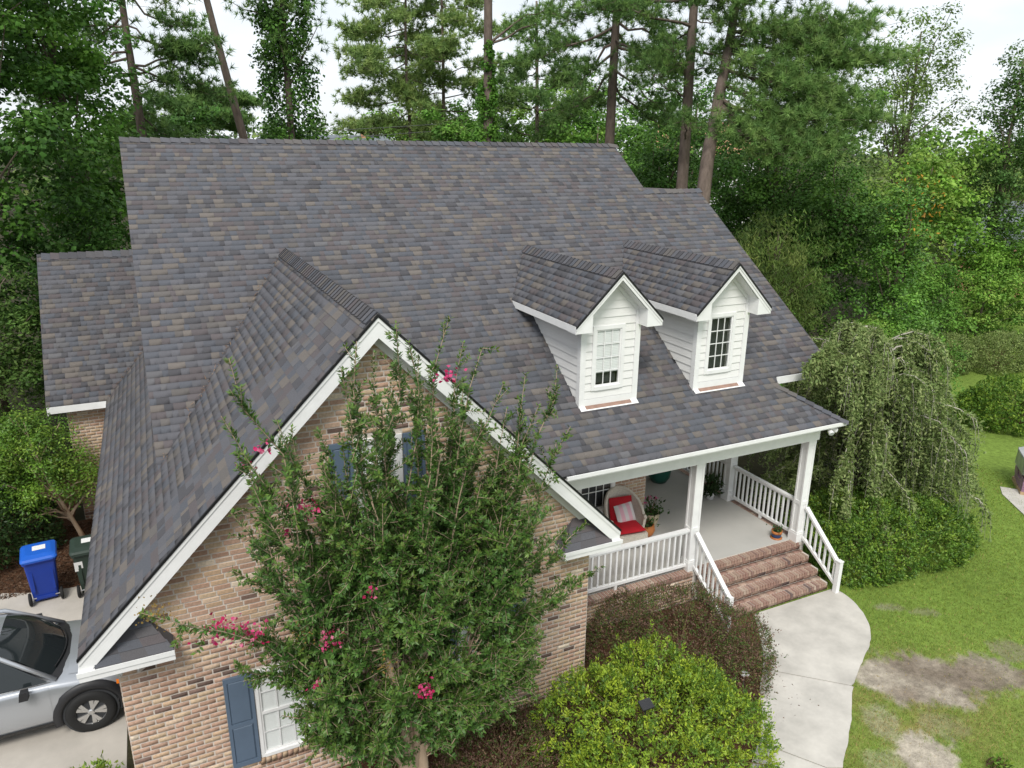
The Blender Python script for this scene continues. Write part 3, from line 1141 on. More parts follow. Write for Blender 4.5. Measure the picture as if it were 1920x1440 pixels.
# rowlock sills under the gable windows
for (a, b_, c, d_) in (WIN_A, WIN_B, WIN_C):
    x = a - .02
    while x < b_ + .02:
        ci = random.choices(range(10), BP)[0]
        q = np.array([(0, -.11), (.066, -.11), (.066, -.005), (0, -.005)])
        w3 = [(x + p[0], WY - .028, c + p[1] - (.012)) for p in q] + [(x + p[0], WY + .01, c + p[1]) for p in q]
        b0_ = len(brick_v) * 8
        brick_v.append(np.array(w3))
        brick_f.append(np.array(BF) + b0_)
        brick_c.append(np.tile(np.array(BC[ci]) * random.uniform(.85, 1.1), (8, 1)))
        x += .076
o = soup('brickwork', np.concatenate(brick_v), np.concatenate(brick_f), np.concatenate(brick_c), 'brick', HOUSE)
tag(o, kind='stuff')


# ---- windows and shutters
def window(parent, x0, x1, z0, z1, y, cols, rows, blind=0.0, meeting=True, casing=.05, part=True, back='interior'):
    """white sash window; front of casing at y-0.02, glass a little behind; blind = covered share from the top"""
    mb = MB()
    c = casing
    ya, yb = y - .024, y + .03
    mb.box(x0, x0 + c, ya, yb, z0, z1).box(x1 - c, x1, ya, yb, z0, z1).box(x0 + c, x1 - c, ya, yb, z1 - c, z1).box(x0 + c, x1 - c, ya - .012, yb, z0, z0 + c)
    gx0, gx1, gz0, gz1 = x0 + c, x1 - c, z0 + c, z1 - c
    s = .028
    mb.box(gx0, gx0 + s, y - .006, y + .028, gz0, gz1).box(gx1 - s, gx1, y - .006, y + .028, gz0, gz1).box(gx0 + s, gx1 - s, y - .006, y + .028, gz1 - s, gz1).box(gx0 + s, gx1 - s, y - .006, y + .028, gz0, gz0 + s)
    if meeting:
        zm = (gz0 + gz1) / 2
        mb.box(gx0 + s, gx1 - s, y - .010, y + .028, zm - .022, zm + .022)
    w = mb.build('window' if part else 'window_frame', 'white_paint', parent)
    owner = w if part else parent
    gx0, gx1, gz0, gz1 = gx0 + s, gx1 - s, gz0 + s, gz1 - s
    bar = .016
    spans = []
    if meeting:
        zm = (gz0 + gz1) / 2
        h = (zm - .022 - gz0) / (rows // 2)
        for k in range(rows // 2):
            spans.append((gz0 + k * h, gz0 + (k + 1) * h))
        for k in range(rows // 2):
            spans.append((zm + .022 + k * h, zm + .022 + (k + 1) * h))
    else:
        h = (gz1 - gz0) / rows
        spans = [(gz0 + k * h, gz0 + (k + 1) * h) for k in range(rows)]
    mu = MB()
    cw = (gx1 - gx0) / cols
    for k in range(1, cols):
        mu.box(gx0 + k * cw - bar / 2, gx0 + k * cw + bar / 2, y + .001, y + .016, gz0, gz1)
    for (za, zb) in spans[1:]:
        if abs(za - (gz0 + gz1) / 2) > .05 or not meeting:
            mu.box(gx0, gx1, y + .0005, y + .0155, za - bar / 2, za + bar / 2)
    mu.build('muntin', 'white_paint', owner)
    for (za, zb) in spans:
        for k in range(cols):
            MB().box(gx0 + k * cw + bar / 2, gx0 + (k + 1) * cw - bar / 2, y + .006, y + .010, za + bar / 2, zb - bar / 2).build('pane', 'pane_clear', owner)
    MB().poly([(gx0, y + .09, gz0), (gx1, y + .09, gz0), (gx1, y + .09, gz1), (gx0, y + .09, gz1)]).build('room_shade', back, owner)  # near-black sheet painted as the unlit room behind the glass
    if blind:
        bl = MB()
        zb = gz1
        rows_ = []
        while zb > gz1 - blind * (gz1 - gz0):
            rows_ += [[(gx0, y + .030, zb), (gx1, y + .030, zb)], [(gx0, y + .020, zb - .030), (gx1, y + .020, zb - .030)]]
            zb -= .032
        bl.grid(rows_)
        bl.build('blind', 'blind', owner)
    return w


tag(window(HOUSE, *WIN_A, WY, 3, 4, 1.0), 'white sash window with blinds down, towards the driveway corner')
tag(window(HOUSE, *WIN_B, WY, 3, 4, 1.0), 'white sash window with blinds, towards the porch')
tag(window(HOUSE, *WIN_C, WY, 3, 4, 1.0), 'white sash window with blinds high in the brick gable')
tag(window(HOUSE, *WIN_P, PY, 4, 4, 0.0, casing=.07), 'white porch window behind the wicker chair')


def shutter(x0, x1, z0, z1, y=WY):
    mb = MB()
    e = .045
    zm = z0 + (z1 - z0) * .47
    for a in ((x0, x0 + e, z0, z1), (x1 - e, x1, z0, z1), (x0 + e, x1 - e, z0, z0 + .07), (x0 + e, x1 - e, z1 - .07, z1), (x0 + e, x1 - e, zm - .03, zm + .03)):
        mb.box(a[0], a[1], y - .045, y - .010, a[2], a[3])
    s = mb.build('shutter', 'shutter_blue', HOUSE)
    for (za, zb) in ((z0 + .07, zm - .03), (zm + .03, z1 - .07)):
        p = MB()
        g_ = .022
        a = [(x0 + e, y - .022, za), (x1 - e, y - .022, za), (x1 - e, y - .022, zb), (x0 + e, y - .022, zb)]
        b_ = [(x0 + e + g_, y - .040, za + g_), (x1 - e - g_, y - .040, za + g_), (x1 - e - g_, y - .040, zb - g_), (x0 + e + g_, y - .040, zb - g_)]
        p.add(a + b_, [[4, 5, 6, 7], [0, 1, 5, 4], [1, 2, 6, 5], [2, 3, 7, 6], [3, 0, 4, 7]])
        p.build('panel', 'shutter_blue', s)
    return s


for (a, b_, c, d_) in (WIN_A, WIN_B, WIN_C):
    sw = .37 if a != WIN_C[0] else .31
    shutter(a - sw - .012, a - .012, c - .03, d_ + .0)
    shutter(b_ + .012, b_ + sw + .012, c - .03, d_ + .0)

# ---- dormers
for di, cx in enumerate(DORM):
    zb = float(mz(DY))
    wx0, wx1, wz0, wz1 = cx - .405, cx + .315, 4.44, 5.71
    zk = DT + DS * (DRW - DW) - .06
    D = wall_slab('dormer', [(cx - DW, DY, zb - .3), (cx + DW, DY, zb - .3), (cx + DW, DY, zk), (cx, DY, DH - .07), (cx - DW, DY, zk)], (0, .15, 0),
                  [(wx0 + .03, wx1 - .03, wz0 + .03, wz1 - .03)], 'white_siding', HOUSE)
    for s in (-1, 1):
        MB().box(*sorted((cx + s * DW, cx + s * (DW - .04))), DY + .151, float(my(zk)), zb - .3, zk).build('cheek_wall', 'white_siding', D)
    tag(D, ['white clapboard dormer with blinds in its window', 'white clapboard dormer with a dark window'][di])
    # front clapboards
    z = zb - .02
    top = DH - .10
    while z < top:
        z1 = min(z + .158, top)
        half = lambda q: min(DW - .085, (DH - .10 - q) / DS)
        segs = [(-1, 1)]
        h0, h1 = half(z), half(z1)
        def board(xa0, xb0, xa1, xb1):
            if xb0 - xa0 < .02:
                return
            MB().hexa([(xa0, DY - .023, z), (xb0, DY - .023, z), (xb0, DY + .005, z), (xa0, DY + .005, z),
                       (xa1, DY - .004, z1 + .004), (xb1, DY - .004, z1 + .004), (xb1, DY + .005, z1 + .004), (xa1, DY + .005, z1 + .004)]).build('siding_board', 'white_siding', D)
        if z1 > wz0 + .02 and z < wz1 - .02:
            board(cx - h0, wx0, cx - h1, wx0)
            board(wx1, cx + h0, wx1, cx + h1)
        else:
            board(cx - h0, cx + h0, cx - h1, cx + h1)
        z += .158
    # side clapboards
    for s in (-1, 1):
        xw = cx + s * DW
        z = zb
        ztop = DT + DS * (DRW - DW) - .10
        while z < ztop:
            z1 = min(z + .158, ztop)
            y0_, y1_ = float(my(z)) + .0, float(my(z1)) + .0
            MB().hexa([(xw + s * .023, DY + .085, z), (xw + s * .023, max(y0_, DY + .09), z), (xw - s * .005, max(y0_, DY + .09), z), (xw - s * .005, DY + .085, z),
                       (xw + s * .004, DY + .085, z1 + .004), (xw + s * .004, y1_, z1 + .004), (xw - s * .005, y1_, z1 + .004), (xw - s * .005, DY + .085, z1 + .004)]).build('siding_board', 'white_siding', D)
            z += .158
        # corner boards
        MB().box(xw - s * .084 if s > 0 else xw - .034, xw + .034 if s > 0 else xw + .084, DY - .036, DY + .0845, zb - .06, ztop).build('corner_board', 'white_paint', D)
        # eave box, fascia
        xe = cx + s * DRW
        yb_ = float(my(DT - .13))
        x0_, x1_ = sorted((xw + s * .001, xe - s * .012))
        MB().prism([(x0_, DRF + .03, DT - .135), (x0_, DRF + .03, DT - .115), (x0_, yb_ + .1, DT - .115), (x0_, yb_ + .0, DT - .135)], (x1_ - x0_, 0, 0)).build('soffit', 'white_paint', D)
        x0_, x1_ = sorted((xe - s * .012, xe + s * .012))
        MB().prism([(x0_, DRF + .034, DT - .14), (x0_, DRF + .034, DT - .01), (x0_, float(my(DT)) - .02, DT - .01), (x0_, float(my(DT - .14)), DT - .14)], (x1_ - x0_, 0, 0)).build('fascia_board', 'white_paint', D)
        # boxed return on the front
        x0_, x1_ = sorted((xw - s * .06, xe + s * .010))
        MB().prism([(xw - s * .03, DRF + .002, DT - .145), (xe + s * .005, DRF + .002, DT - .145), (xe + s * .005, DRF + .002, DT - .03), (xw - s * .03, DRF + .002, DT + DS * (DRW - DW) - .10)], (0, DY - DRF - .03, 0)).build('eave_return', 'white_paint', D)
        MB().box(x0_ + (.07 if s > 0 else .0), x1_ - (.07 if s < 0 else 0), DRF + .033, DY - .03, DT - .152, DT - .1455).build('soffit', 'white_paint', D)
        rake(DRF - .004, cx + s * (DRW + .01), DT - .01, cx, DH, .125, .03, parent=D, drop=.02)
        drip(DRF - .004, cx + s * (DRW + .012), DT - .01, cx, DH, parent=D)
        MB().prism([(cx + s * DRW, DRF + .03, DT - .150), (cx, DRF + .03, DH - .150), (cx, DRF + .03, DH - .162), (cx + s * DRW, DRF + .03, DT - .162)], (0, DY - DRF - .02, 0)).build('soffit', 'white_paint', D)
        MB().prism([(cx + s * (DW + .0), DY - .034, DT + DS * (DRW - DW) - .16), (cx, DY - .034, DH - .165), (cx, DY - .034, DH - .26), (cx + s * DW, DY - .034, DT + DS * (DRW - DW) - .255)], (0, .03, 0)).build('frieze_board', 'white_paint', D)
    MB().box(cx - DW + .085, cx + DW - .085, DY - .034, DY - .001, zb - .03, zb + .13).build('skirt_board', 'white_paint', D)
    # copper and aluminium apron flashing
    n = unit(V(0, -PS, 1))
    fl_ = lambda x0, x1, t0, t1, lift: [V(x, DY - .02 - t * .9, float(pmz(DY - .02 - t * .9))) + n * lift for x, t in ((x0, t0), (x1, t0), (x1, t1), (x0, t1))]
    MB().prism(fl_(cx - DW - .03, cx + DW + .03, 0, .115, .020), n * .002).build('flashing', 'white_paint', D)
    MB().prism(fl_(cx - DW + .10, cx + DW - .12, .004, .085, .0235), n * .002).build('flashing', 'copper', D)
    window(D, wx0, wx1, wz0, wz1, DY - .012, 3, 4, .78 if di == 0 else 0, meeting=False, casing=.075, part=False)

# ---- porch
FLOOR = MB().box(WR, 12.88, 2.18, PY, FL - .12, FL).box(PX, 12.88, PY, 7.0, FL - .12, FL).build('porch_floor', 'porch_concrete', HOUSE)


SC_ = [srgb(160, 132, 118), srgb(154, 126, 112), srgb(168, 144, 128), srgb(148, 118, 106), srgb(170, 148, 132), srgb(140, 114, 104), srgb(110, 94, 90), srgb(156, 134, 120), srgb(178, 160, 144), srgb(150, 120, 108)]


def rowlock(parent, org, along, out, n, L=.066, W_=.20, H=.075, pitch=.076):
    """bricks on edge side by side: along = run direction, out = long axis"""
    me = []
    for ci in range(10):
        c = .006
        mb = MB()
        q = [(0, 0, 0), (L, 0, 0), (L, W_, 0), (0, W_, 0), (c, c, H), (L - c, c, H), (L - c, W_ - c, H), (c, W_ - c, H)]
        mb.hexa(q, SC_[ci])
        me.append(mb.mesh('rowlock_brick', 'brick'))
    a, u_ = unit(along), unit(out)
    for k in range(n):
        o_ = np.asarray(org, float) + a * k * pitch + V(0, 0, random.uniform(-.002, .002))
        ci = random.choices(range(10), BP)[0]
        w = np.cross(a, u_)
        M4 = Matrix(((a[0], u_[0], 0, o_[0]), (a[1], u_[1], 0, o_[1]), (0, 0, 1, o_[2]), (0, 0, 0, 1)))
        if w[2] < 0:
            M4 = Matrix(((-a[0], u_[0], 0, o_[0] + a[0] * L), (-a[1], u_[1], 0, o_[1] + a[1] * L), (0, 0, 1, o_[2]), (0, 0, 0, 1)))
        link('rowlock_brick', me[ci], parent, M4)


SX0, SX1 = 9.99, 12.93
RIS = 0.182
rb_v, rb_f, rb_c = [], [], []
for k in range(4):
    zt = FL - RIS * k
    yf = 1.955 - .295 * k
    yb_ = 2.18 if k == 0 else yf + .34
    z0_ = zt - RIS if k < 3 else -.46
    st = MB().box(SX0, SX1, yf + .035, yb_, z0_ - .02 * (3 - k), zt - .012).build('step', 'mortar', HOUSE)
    tag(st, 'brick step with a rowlock nosing')
    rowlock(st, (SX0 + .002, yf, zt - .075), (1, 0, 0), (0, 1, 0), int((SX1 - SX0) / .076), H=.075 + .0)
    # stretchers behind the nosing and in the riser
    if k:
        x = SX0 + .003 - (.1 if k % 2 else 0)
        while x < SX1 - .02:
            a, b_ = max(x, SX0 + .003), min(x + BL - BJ, SX1)
            ci = random.choices(range(10), BP)[0]
            b0_ = len(rb_v) * 8
            rb_v.append(np.array([(a, yf + .212, zt), (b_, yf + .212, zt), (b_, yf + .319, zt), (a, yf + .319, zt), (a, yf + .212, zt - .03), (b_, yf + .212, zt - .03), (b_, yf + .319, zt - .03), (a, yf + .319, zt - .03)]))
            rb_f.append(np.array(BF) + b0_)
            rb_c.append(np.tile(np.array(SC_[ci]) * random.uniform(.85, 1.1), (8, 1)))
            x += BL
    x = SX0 - .05
    while x < SX1 - .03:
        a, b_ = max(x, SX0), min(x + BL - BJ, SX1)
        ci = random.choices(range(10), BP)[0]
        b0_ = len(rb_v) * 8
        zl, zh = zt - RIS + .010, zt - .074
        rb_v.append(np.array([(a, yf + .026, zl), (b_, yf + .026, zl), (b_, yf + .026, zh), (a, yf + .026, zh), (a, yf + .04, zl), (b_, yf + .04, zl), (b_, yf + .04, zh), (a, yf + .04, zh)]))
        rb_f.append(np.array(BF) + b0_)
        rb_c.append(np.tile(np.array(SC_[ci]) * random.uniform(.75, 1.0), (8, 1)))
        x += BL
soup('step_brickwork', np.concatenate(rb_v), np.concatenate(rb_f), np.concatenate(rb_c), 'brick', HOUSE)['kind'] = 'stuff'
# rowlock edging of the porch floor along the railings
EDG = MB().box(WR, SX0 - .002, 1.995, 2.178, FL - .10, FL - .015).box(12.882, 13.08, 2.0, 7.0, FL - .10, FL - .015).build('floor_edging', 'mortar', HOUSE)
rowlock(EDG, (WR + .95, 1.97, FL - .078), (1, 0, 0), (0, 1, 0), 36)
rowlock(EDG, (13.085, 2.0, FL - .078), (0, 1, 0), (-1, 0, 0), 62)


def column(x0, y0, zt, w=.215):
    """square panelled post: shaft, wider pedestal and plinth"""
    cx, cy = x0 + w / 2 + .015, y0 + w / 2 + .015
    h = w / 2
    mb = MB()
    mb.box(cx - h + .014, cx + h - .014, cy - h + .014, cy + h - .014, FL, zt)
    for sx in (-1, 1):
        for sy in (-1, 1):
            xa, xb = sorted((cx + sx * h, cx + sx * (h - .045)))
            ya, yb = sorted((cy + sy * h, cy + sy * (h - .045)))
            mb.box(xa, xb, ya, yb, FL + .25, zt - .12)
    mb.box(cx - h - .004, cx + h + .004, cy - h - .004, cy + h + .004, zt - .12, zt)
    mb.box(cx - h - .002, cx + h + .002, cy - h - .002, cy + h + .002, FL + .93, FL + 1.02)
    c = mb.build('column', 'white_paint', HOUSE)
    p = MB().box(cx - h - .018, cx + h + .018, cy - h - .018, cy + h + .018, FL, FL + .21)
    p.box(cx - h - .010, cx + h + .010, cy - h - .010, cy + h + .010, FL + .21, FL + .25)
    p.build('plinth', 'white_paint', c)
    return cx, cy


ZB = 2.85
C1 = column(9.752, 2.03, ZB)
C2 = column(12.79, 1.99, ZB)
C3 = column(12.79, 4.30, ZB)
C4 = column(12.79, 6.78, ZB)
MB().box(WR + .01, 13.06, 1.97, 2.24, ZB, 3.27).box(12.82, 13.05, 2.241, 7.0, ZB, 3.27).build('porch_beam', 'white_paint', HOUSE)
MB().box(6.45, 13.325, YE - .020, YE + .004, zE - .098, zE - .012).box(6.45, 13.33, YE - .034, YE - .0205, zE - .075, zE - .008).build('fascia_board', 'white_paint', HOUSE)
MB().box(13.30, 13.324, YE + .006, 2.9, zE - .098, zE - .012).build('fascia_board', 'white_paint', HOUSE)
MB().box(6.45, 13.298, YE + .005, 1.969, zE - .095, zE - .075).box(13.061, 13.298, 1.969, 2.9, zE - .095, zE - .075).build('soffit', 'white_paint', HOUSE)

BAL = MB().box(-.019, .019, -.019, .019, 0, 1).mesh('baluster', 'white_paint')


def railing(p0, p1, zb0, zt0, zb1=None, zt1=None, step=.14, foot=True):
    """handrail, bottom rail and square balusters between two points"""
    zb1 = zb0 if zb1 is None else zb1
    zt1 = zt0 if zt1 is None else zt1
    p0, p1 = np.array(p0, float), np.array(p1, float)
    R = MB().beam((*p0, zt0), (*p1, zt1), .095, .05).build('railing', 'white_paint', HOUSE)
    MB().beam((*p0, zt0 - .045), (*p1, zt1 - .045), .055, .04).build('top_rail', 'white_paint', R)
    MB().beam((*p0, zb0), (*p1, zb1), .065, .06).build('bottom_rail', 'white_paint', R)
    L = np.linalg.norm(p1 - p0)
    n = int(L / step)
    for k in range(n):
        t = (k + .5) / n
        q = p0 + (p1 - p0) * t
        za, zb_ = zb0 + (zb1 - zb0) * t + .02, zt0 + (zt1 - zt0) * t - .03
        link('baluster', BAL, R, Matrix.Translation((q[0], q[1], za)) @ Matrix.Diagonal((1, 1, zb_ - za, 1)))
    if foot:
        q = (p0 + p1) / 2
        MB().box(q[0] - .03, q[0] + .03, q[1] - .03, q[1] + .03, FL, zb0 - .03).build('rail_foot', 'white_paint', R)
    return R


railing((WR + .02, 2.13), (9.79, 2.13), FL + .13, FL + .95)
railing((12.92, 2.25), (12.92, 4.28), FL + .13, FL + .95)
railing((12.92, 4.55), (12.92, 6.75), FL + .13, FL + .95)
railing((9.90, 2.02), (9.90, .92), FL + .12, FL + .90, -.24, .38, .135, False)
R2 = railing((12.98, 1.98), (12.98, .96), FL + .12, FL + .86, -.16, .36, .135, False)
MB().box(12.93, 13.03, .86, .96, -.40, .40).box(12.92, 13.04, .85, .97, .40, .425).build('newel_post', 'white_paint', R2)
MB().box(9.85, 9.95, .82, .92, -.40, .40).build('newel_post', 'white_paint', R2)


# ---- floodlights fixed under the eaves
def floodlight(loc, rot, parent=HOUSE):
    F = MB().lathe([(0, .03), (.05, .03), (.055, .0), (0, 0)], 14).build('floodlight', 'white_paint', parent, matrix=Matrix.Translation(loc) @ Matrix.Rotation(rot, 4, 'Z'))
    for a in (-.5, .5):
        d = unit(V(math.sin(a * 1.2), -.75, -.45))
        base = V(a * .09, -.01, -.01)
        h = MB()
        pts = [base, base + d * .05, base + d * .08, base + d * .16, base + d * .175]
        h.tube(pts, [.018, .022, .045, .058, .060], 12)
        hd = h.build('lamp_head', 'white_paint', F, True)
        e = base + d * .177
        MB().tube([e, e + d * .004], [.052, .046], 12).build('lamp_lens', 'lamp_clear', hd)
    return F


tag(floodlight((-.55, .24, GE - .31), 0), 'twin white floodlight under the garage eave return')
tag(floodlight((13.0, 1.74, zE - .14), .4), 'twin white floodlight under the porch eave corner')
# ------------------------------------------------------------------ car
def cat_rom(P, t):
    """smooth curve through rows of P at parameter t in [0, n-1]"""
    n = len(P) - 1
    i = int(min(max(math.floor(t), 0), n - 1))
    f = t - i
    p0, p1, p2, p3 = P[max(i - 1, 0)], P[i], P[i + 1], P[min(i + 2, n)]
    return 0.5 * ((2 * p1) + (-p0 + p2) * f + (2 * p0 - 5 * p1 + 4 * p2 - p3) * f * f + (-p0 + 3 * p1 - 3 * p2 + p3) * f ** 3)


def interp(x, xs_, ys_):
    return float(np.interp(x, xs_, ys_))


def car_section(x, t, off=0.0):
    """half section of the lower body: t 0 (sill) .. 1 (centre line of bonnet/deck); x forward from the front axle"""
    hw = interp(x, [-3.95, -3.6, -2.8, -1.2, -.2, .3, .6, .78, .86], [.70, .88, .935, .94, .935, .915, .85, .70, .52])
    zs = interp(x, [-3.95, -3.0, -1.5, -.45, 0, .4, .65, .86], [1.02, 1.03, 1.01, .985, .93, .86, .76, .60])
    zt = interp(x, [-3.95, -3.0, -.6, -.25, 0, .4, .65, .78, .86], [1.04, 1.04, 1.03, 1.06, 1.03, .96, .88, .78, .64])
    zb = interp(x, [-3.95, -3.2, .3, .86], [.36, .27, .25, .30])
    P = np.array([(.90 * hw, zb), (.965 * hw, zb + .12), (.998 * hw, zb + .34), (.985 * hw, zs - .12), (.945 * hw, zs - .015), (.80 * hw, zs + .35 * (zt - zs)), (.45 * hw, zs + .86 * (zt - zs)), (0, zt)])
    p = cat_rom(P, t * 7)
    if off:
        q = cat_rom(P, min(t * 7 + .05, 7)) - cat_rom(P, max(t * 7 - .05, 0))
        nn = np.array([q[1], -q[0]])
        p = p + nn / (np.linalg.norm(nn) + 1e-9) * off
    return p


def car_patch(x0, x1, t0, t1, s, off, nx_=14, nt_=10):
    rows = []
    for i in range(nx_ + 1):
        x = x0 + (x1 - x0) * i / nx_
        rows.append([(x, s * p[0], p[1]) for p in [car_section(x, t0 + (t1 - t0) * j / nt_, off) for j in range(nt_ + 1)]])
    return rows


CAR = thing('car', 'silver blue estate car with black arch cladding parked against the brick gable', 'car', (-1.41, 3.62, 0.0), 0.0)
body = MB()
for s in (-1, 1):
    rows = car_patch(-3.95, .86, 0, 1, s, 0, 44, 22)
    if s > 0:
        rows = rows[::-1]
    body.grid(rows)
ends = [(-3.95, car_section(-3.95, j / 22)) for j in range(23)]
body.poly([(-3.95, -p[0], p[1]) for _, p in ends] + [(-3.95, p[0], p[1]) for _, p in ends[::-1]])
ends = [car_section(.86, j / 22) for j in range(23)]
body.poly([(.86, p[0], p[1]) for p in ends] + [(.86, -p[0], p[1]) for p in ends[::-1]])
BODY = body.build('body', 'car_paint', CAR, True)
# bonnet
hood = MB()
for s in (-1, 1):
    r_ = car_patch(-.24, .74, .72, 1.0, s, .006, 12, 8)
    hood.grid(r_ if s < 0 else r_[::-1])
hood.build('bonnet', 'car_paint', CAR, True)
# roof and pillars
def roof_pt(x, k):
    """k -1..1 across; roof surface"""
    w = interp(x, [-3.75, -3.3, -2.2, -1.15], [.56, .60, .62, .60])
    z = interp(x, [-3.75, -3.2, -2.2, -1.5, -1.12], [1.50, 1.60, 1.665, 1.645, 1.585])
    return (x, k * w, z - .05 * k * k - .03 * k ** 6)
MB().grid([[roof_pt(x, k) for k in np.linspace(-1, 1, 13)] for x in np.linspace(-3.75, -1.12, 14)][::-1]).build('roof_panel', 'car_paint', CAR, True)
for s in (-1, 1):
    ry = s * .50
    MB().tube([(x, s * (interp(x, [-3.6, -1.3], [.54, .56])), interp(x, [-3.6, -3.3, -2.2, -1.5, -1.3], [1.56, 1.66, 1.71, 1.69, 1.61])) for x in np.linspace(-3.6, -1.3, 12)], .022, 8).build('roof_rail', 'black_plastic', CAR, True)
# windscreen: from curved cowl to roof front
ws = []
for j in range(9):
    t = j / 8
    row = []
    for k in np.linspace(-1, 1, 13):
        a = V(-.28 - .22 * k * k, k * .76, 1.055 - .045 * k * k)
        b_ = V(*roof_pt(-1.12, k)) + V(0, 0, -.004)
        q = a + (b_ - a) * t
        q[2] += .06 * math.sin(PI * t)
        q[0] += .03 * math.sin(PI * t)
        row.append(q)
    ws.append(row)
MB().grid(ws).build('windscreen', 'car_glass', CAR, True)
cowl = [[V(-.16 - .22 * k * k, k * .80, 1.050 - .055 * k * k), V(-.285 - .22 * k * k, k * .765, 1.066 - .045 * k * k)] for k in np.linspace(-1, 1, 13)]
MB().grid(cowl).build('cowl', 'black_plastic', CAR, True)
for k0, k1 in ((-.75, .1), (.0, .7)):
    MB().tube([V(-.30 - .22 * k * k, k * .75, 1.092 - .045 * k * k + .01) for k in np.linspace(k0, k1, 6)], .010, 6).build('wiper', 'black_plastic', CAR)
# side glass, pillars, doors, mirrors, cladding, wheels, lamps on each side
def tyre_mesh():
    mb = MB()
    prof = [(.215, -.10), (.235, -.112), (.30, -.118), (.345, -.105), (.362, -.075), (.364, 0), (.362, .075), (.345, .105), (.30, .118), (.235, .112), (.215, .10)]
    mb.lathe(prof, 40, axis='y')
    return mb.mesh('tyre', 'black_rubber', True)
TYRE = tyre_mesh()
rim = MB()
rim.lathe([(.222, -.085), (.238, -.100), (.243, -.106), (.236, -.104), (.222, -.088), (.20, -.02)], 40, axis='y')
for k in range(10):
    a = 2 * PI * (k // 2) / 5 + (.20 if k % 2 else -.20)
    am = 2 * PI * (k // 2) / 5 + (.09 if k % 2 else -.09)
    d0, d1 = V(math.cos(am), 0, math.sin(am)), V(math.cos(a), 0, math.sin(a))
    t0, t1 = V(-math.sin(am), 0, math.cos(am)), V(-math.sin(a), 0, math.cos(a))
    q0, q1 = d0 * .05, d1 * .228
    w0, w1 = .013, .036
    y_ = -.092
    rim.hexa([q0 - t0 * w0 + V(0, y_ - .004, 0), q1 - t1 * w1 + V(0, y_, 0), q1 + t1 * w1 + V(0, y_, 0), q0 + t0 * w0 + V(0, y_ - .004, 0),
              q0 - t0 * w0 + V(0, -.05, 0), q1 - t1 * w1 + V(0, -.06, 0), q1 + t1 * w1 + V(0, -.06, 0), q0 + t0 * w0 + V(0, -.05, 0)])
rim.lathe([(0, -.106), (.034, -.104), (.052, -.094), (.055, -.05)], 20, axis='y')
RIM = rim.mesh('rim', 'alloy', False)
BACKD = MB().lathe([(0, -.03), (.222, -.03)], 30, axis='y').mesh('brake_shade', 'black_plastic')
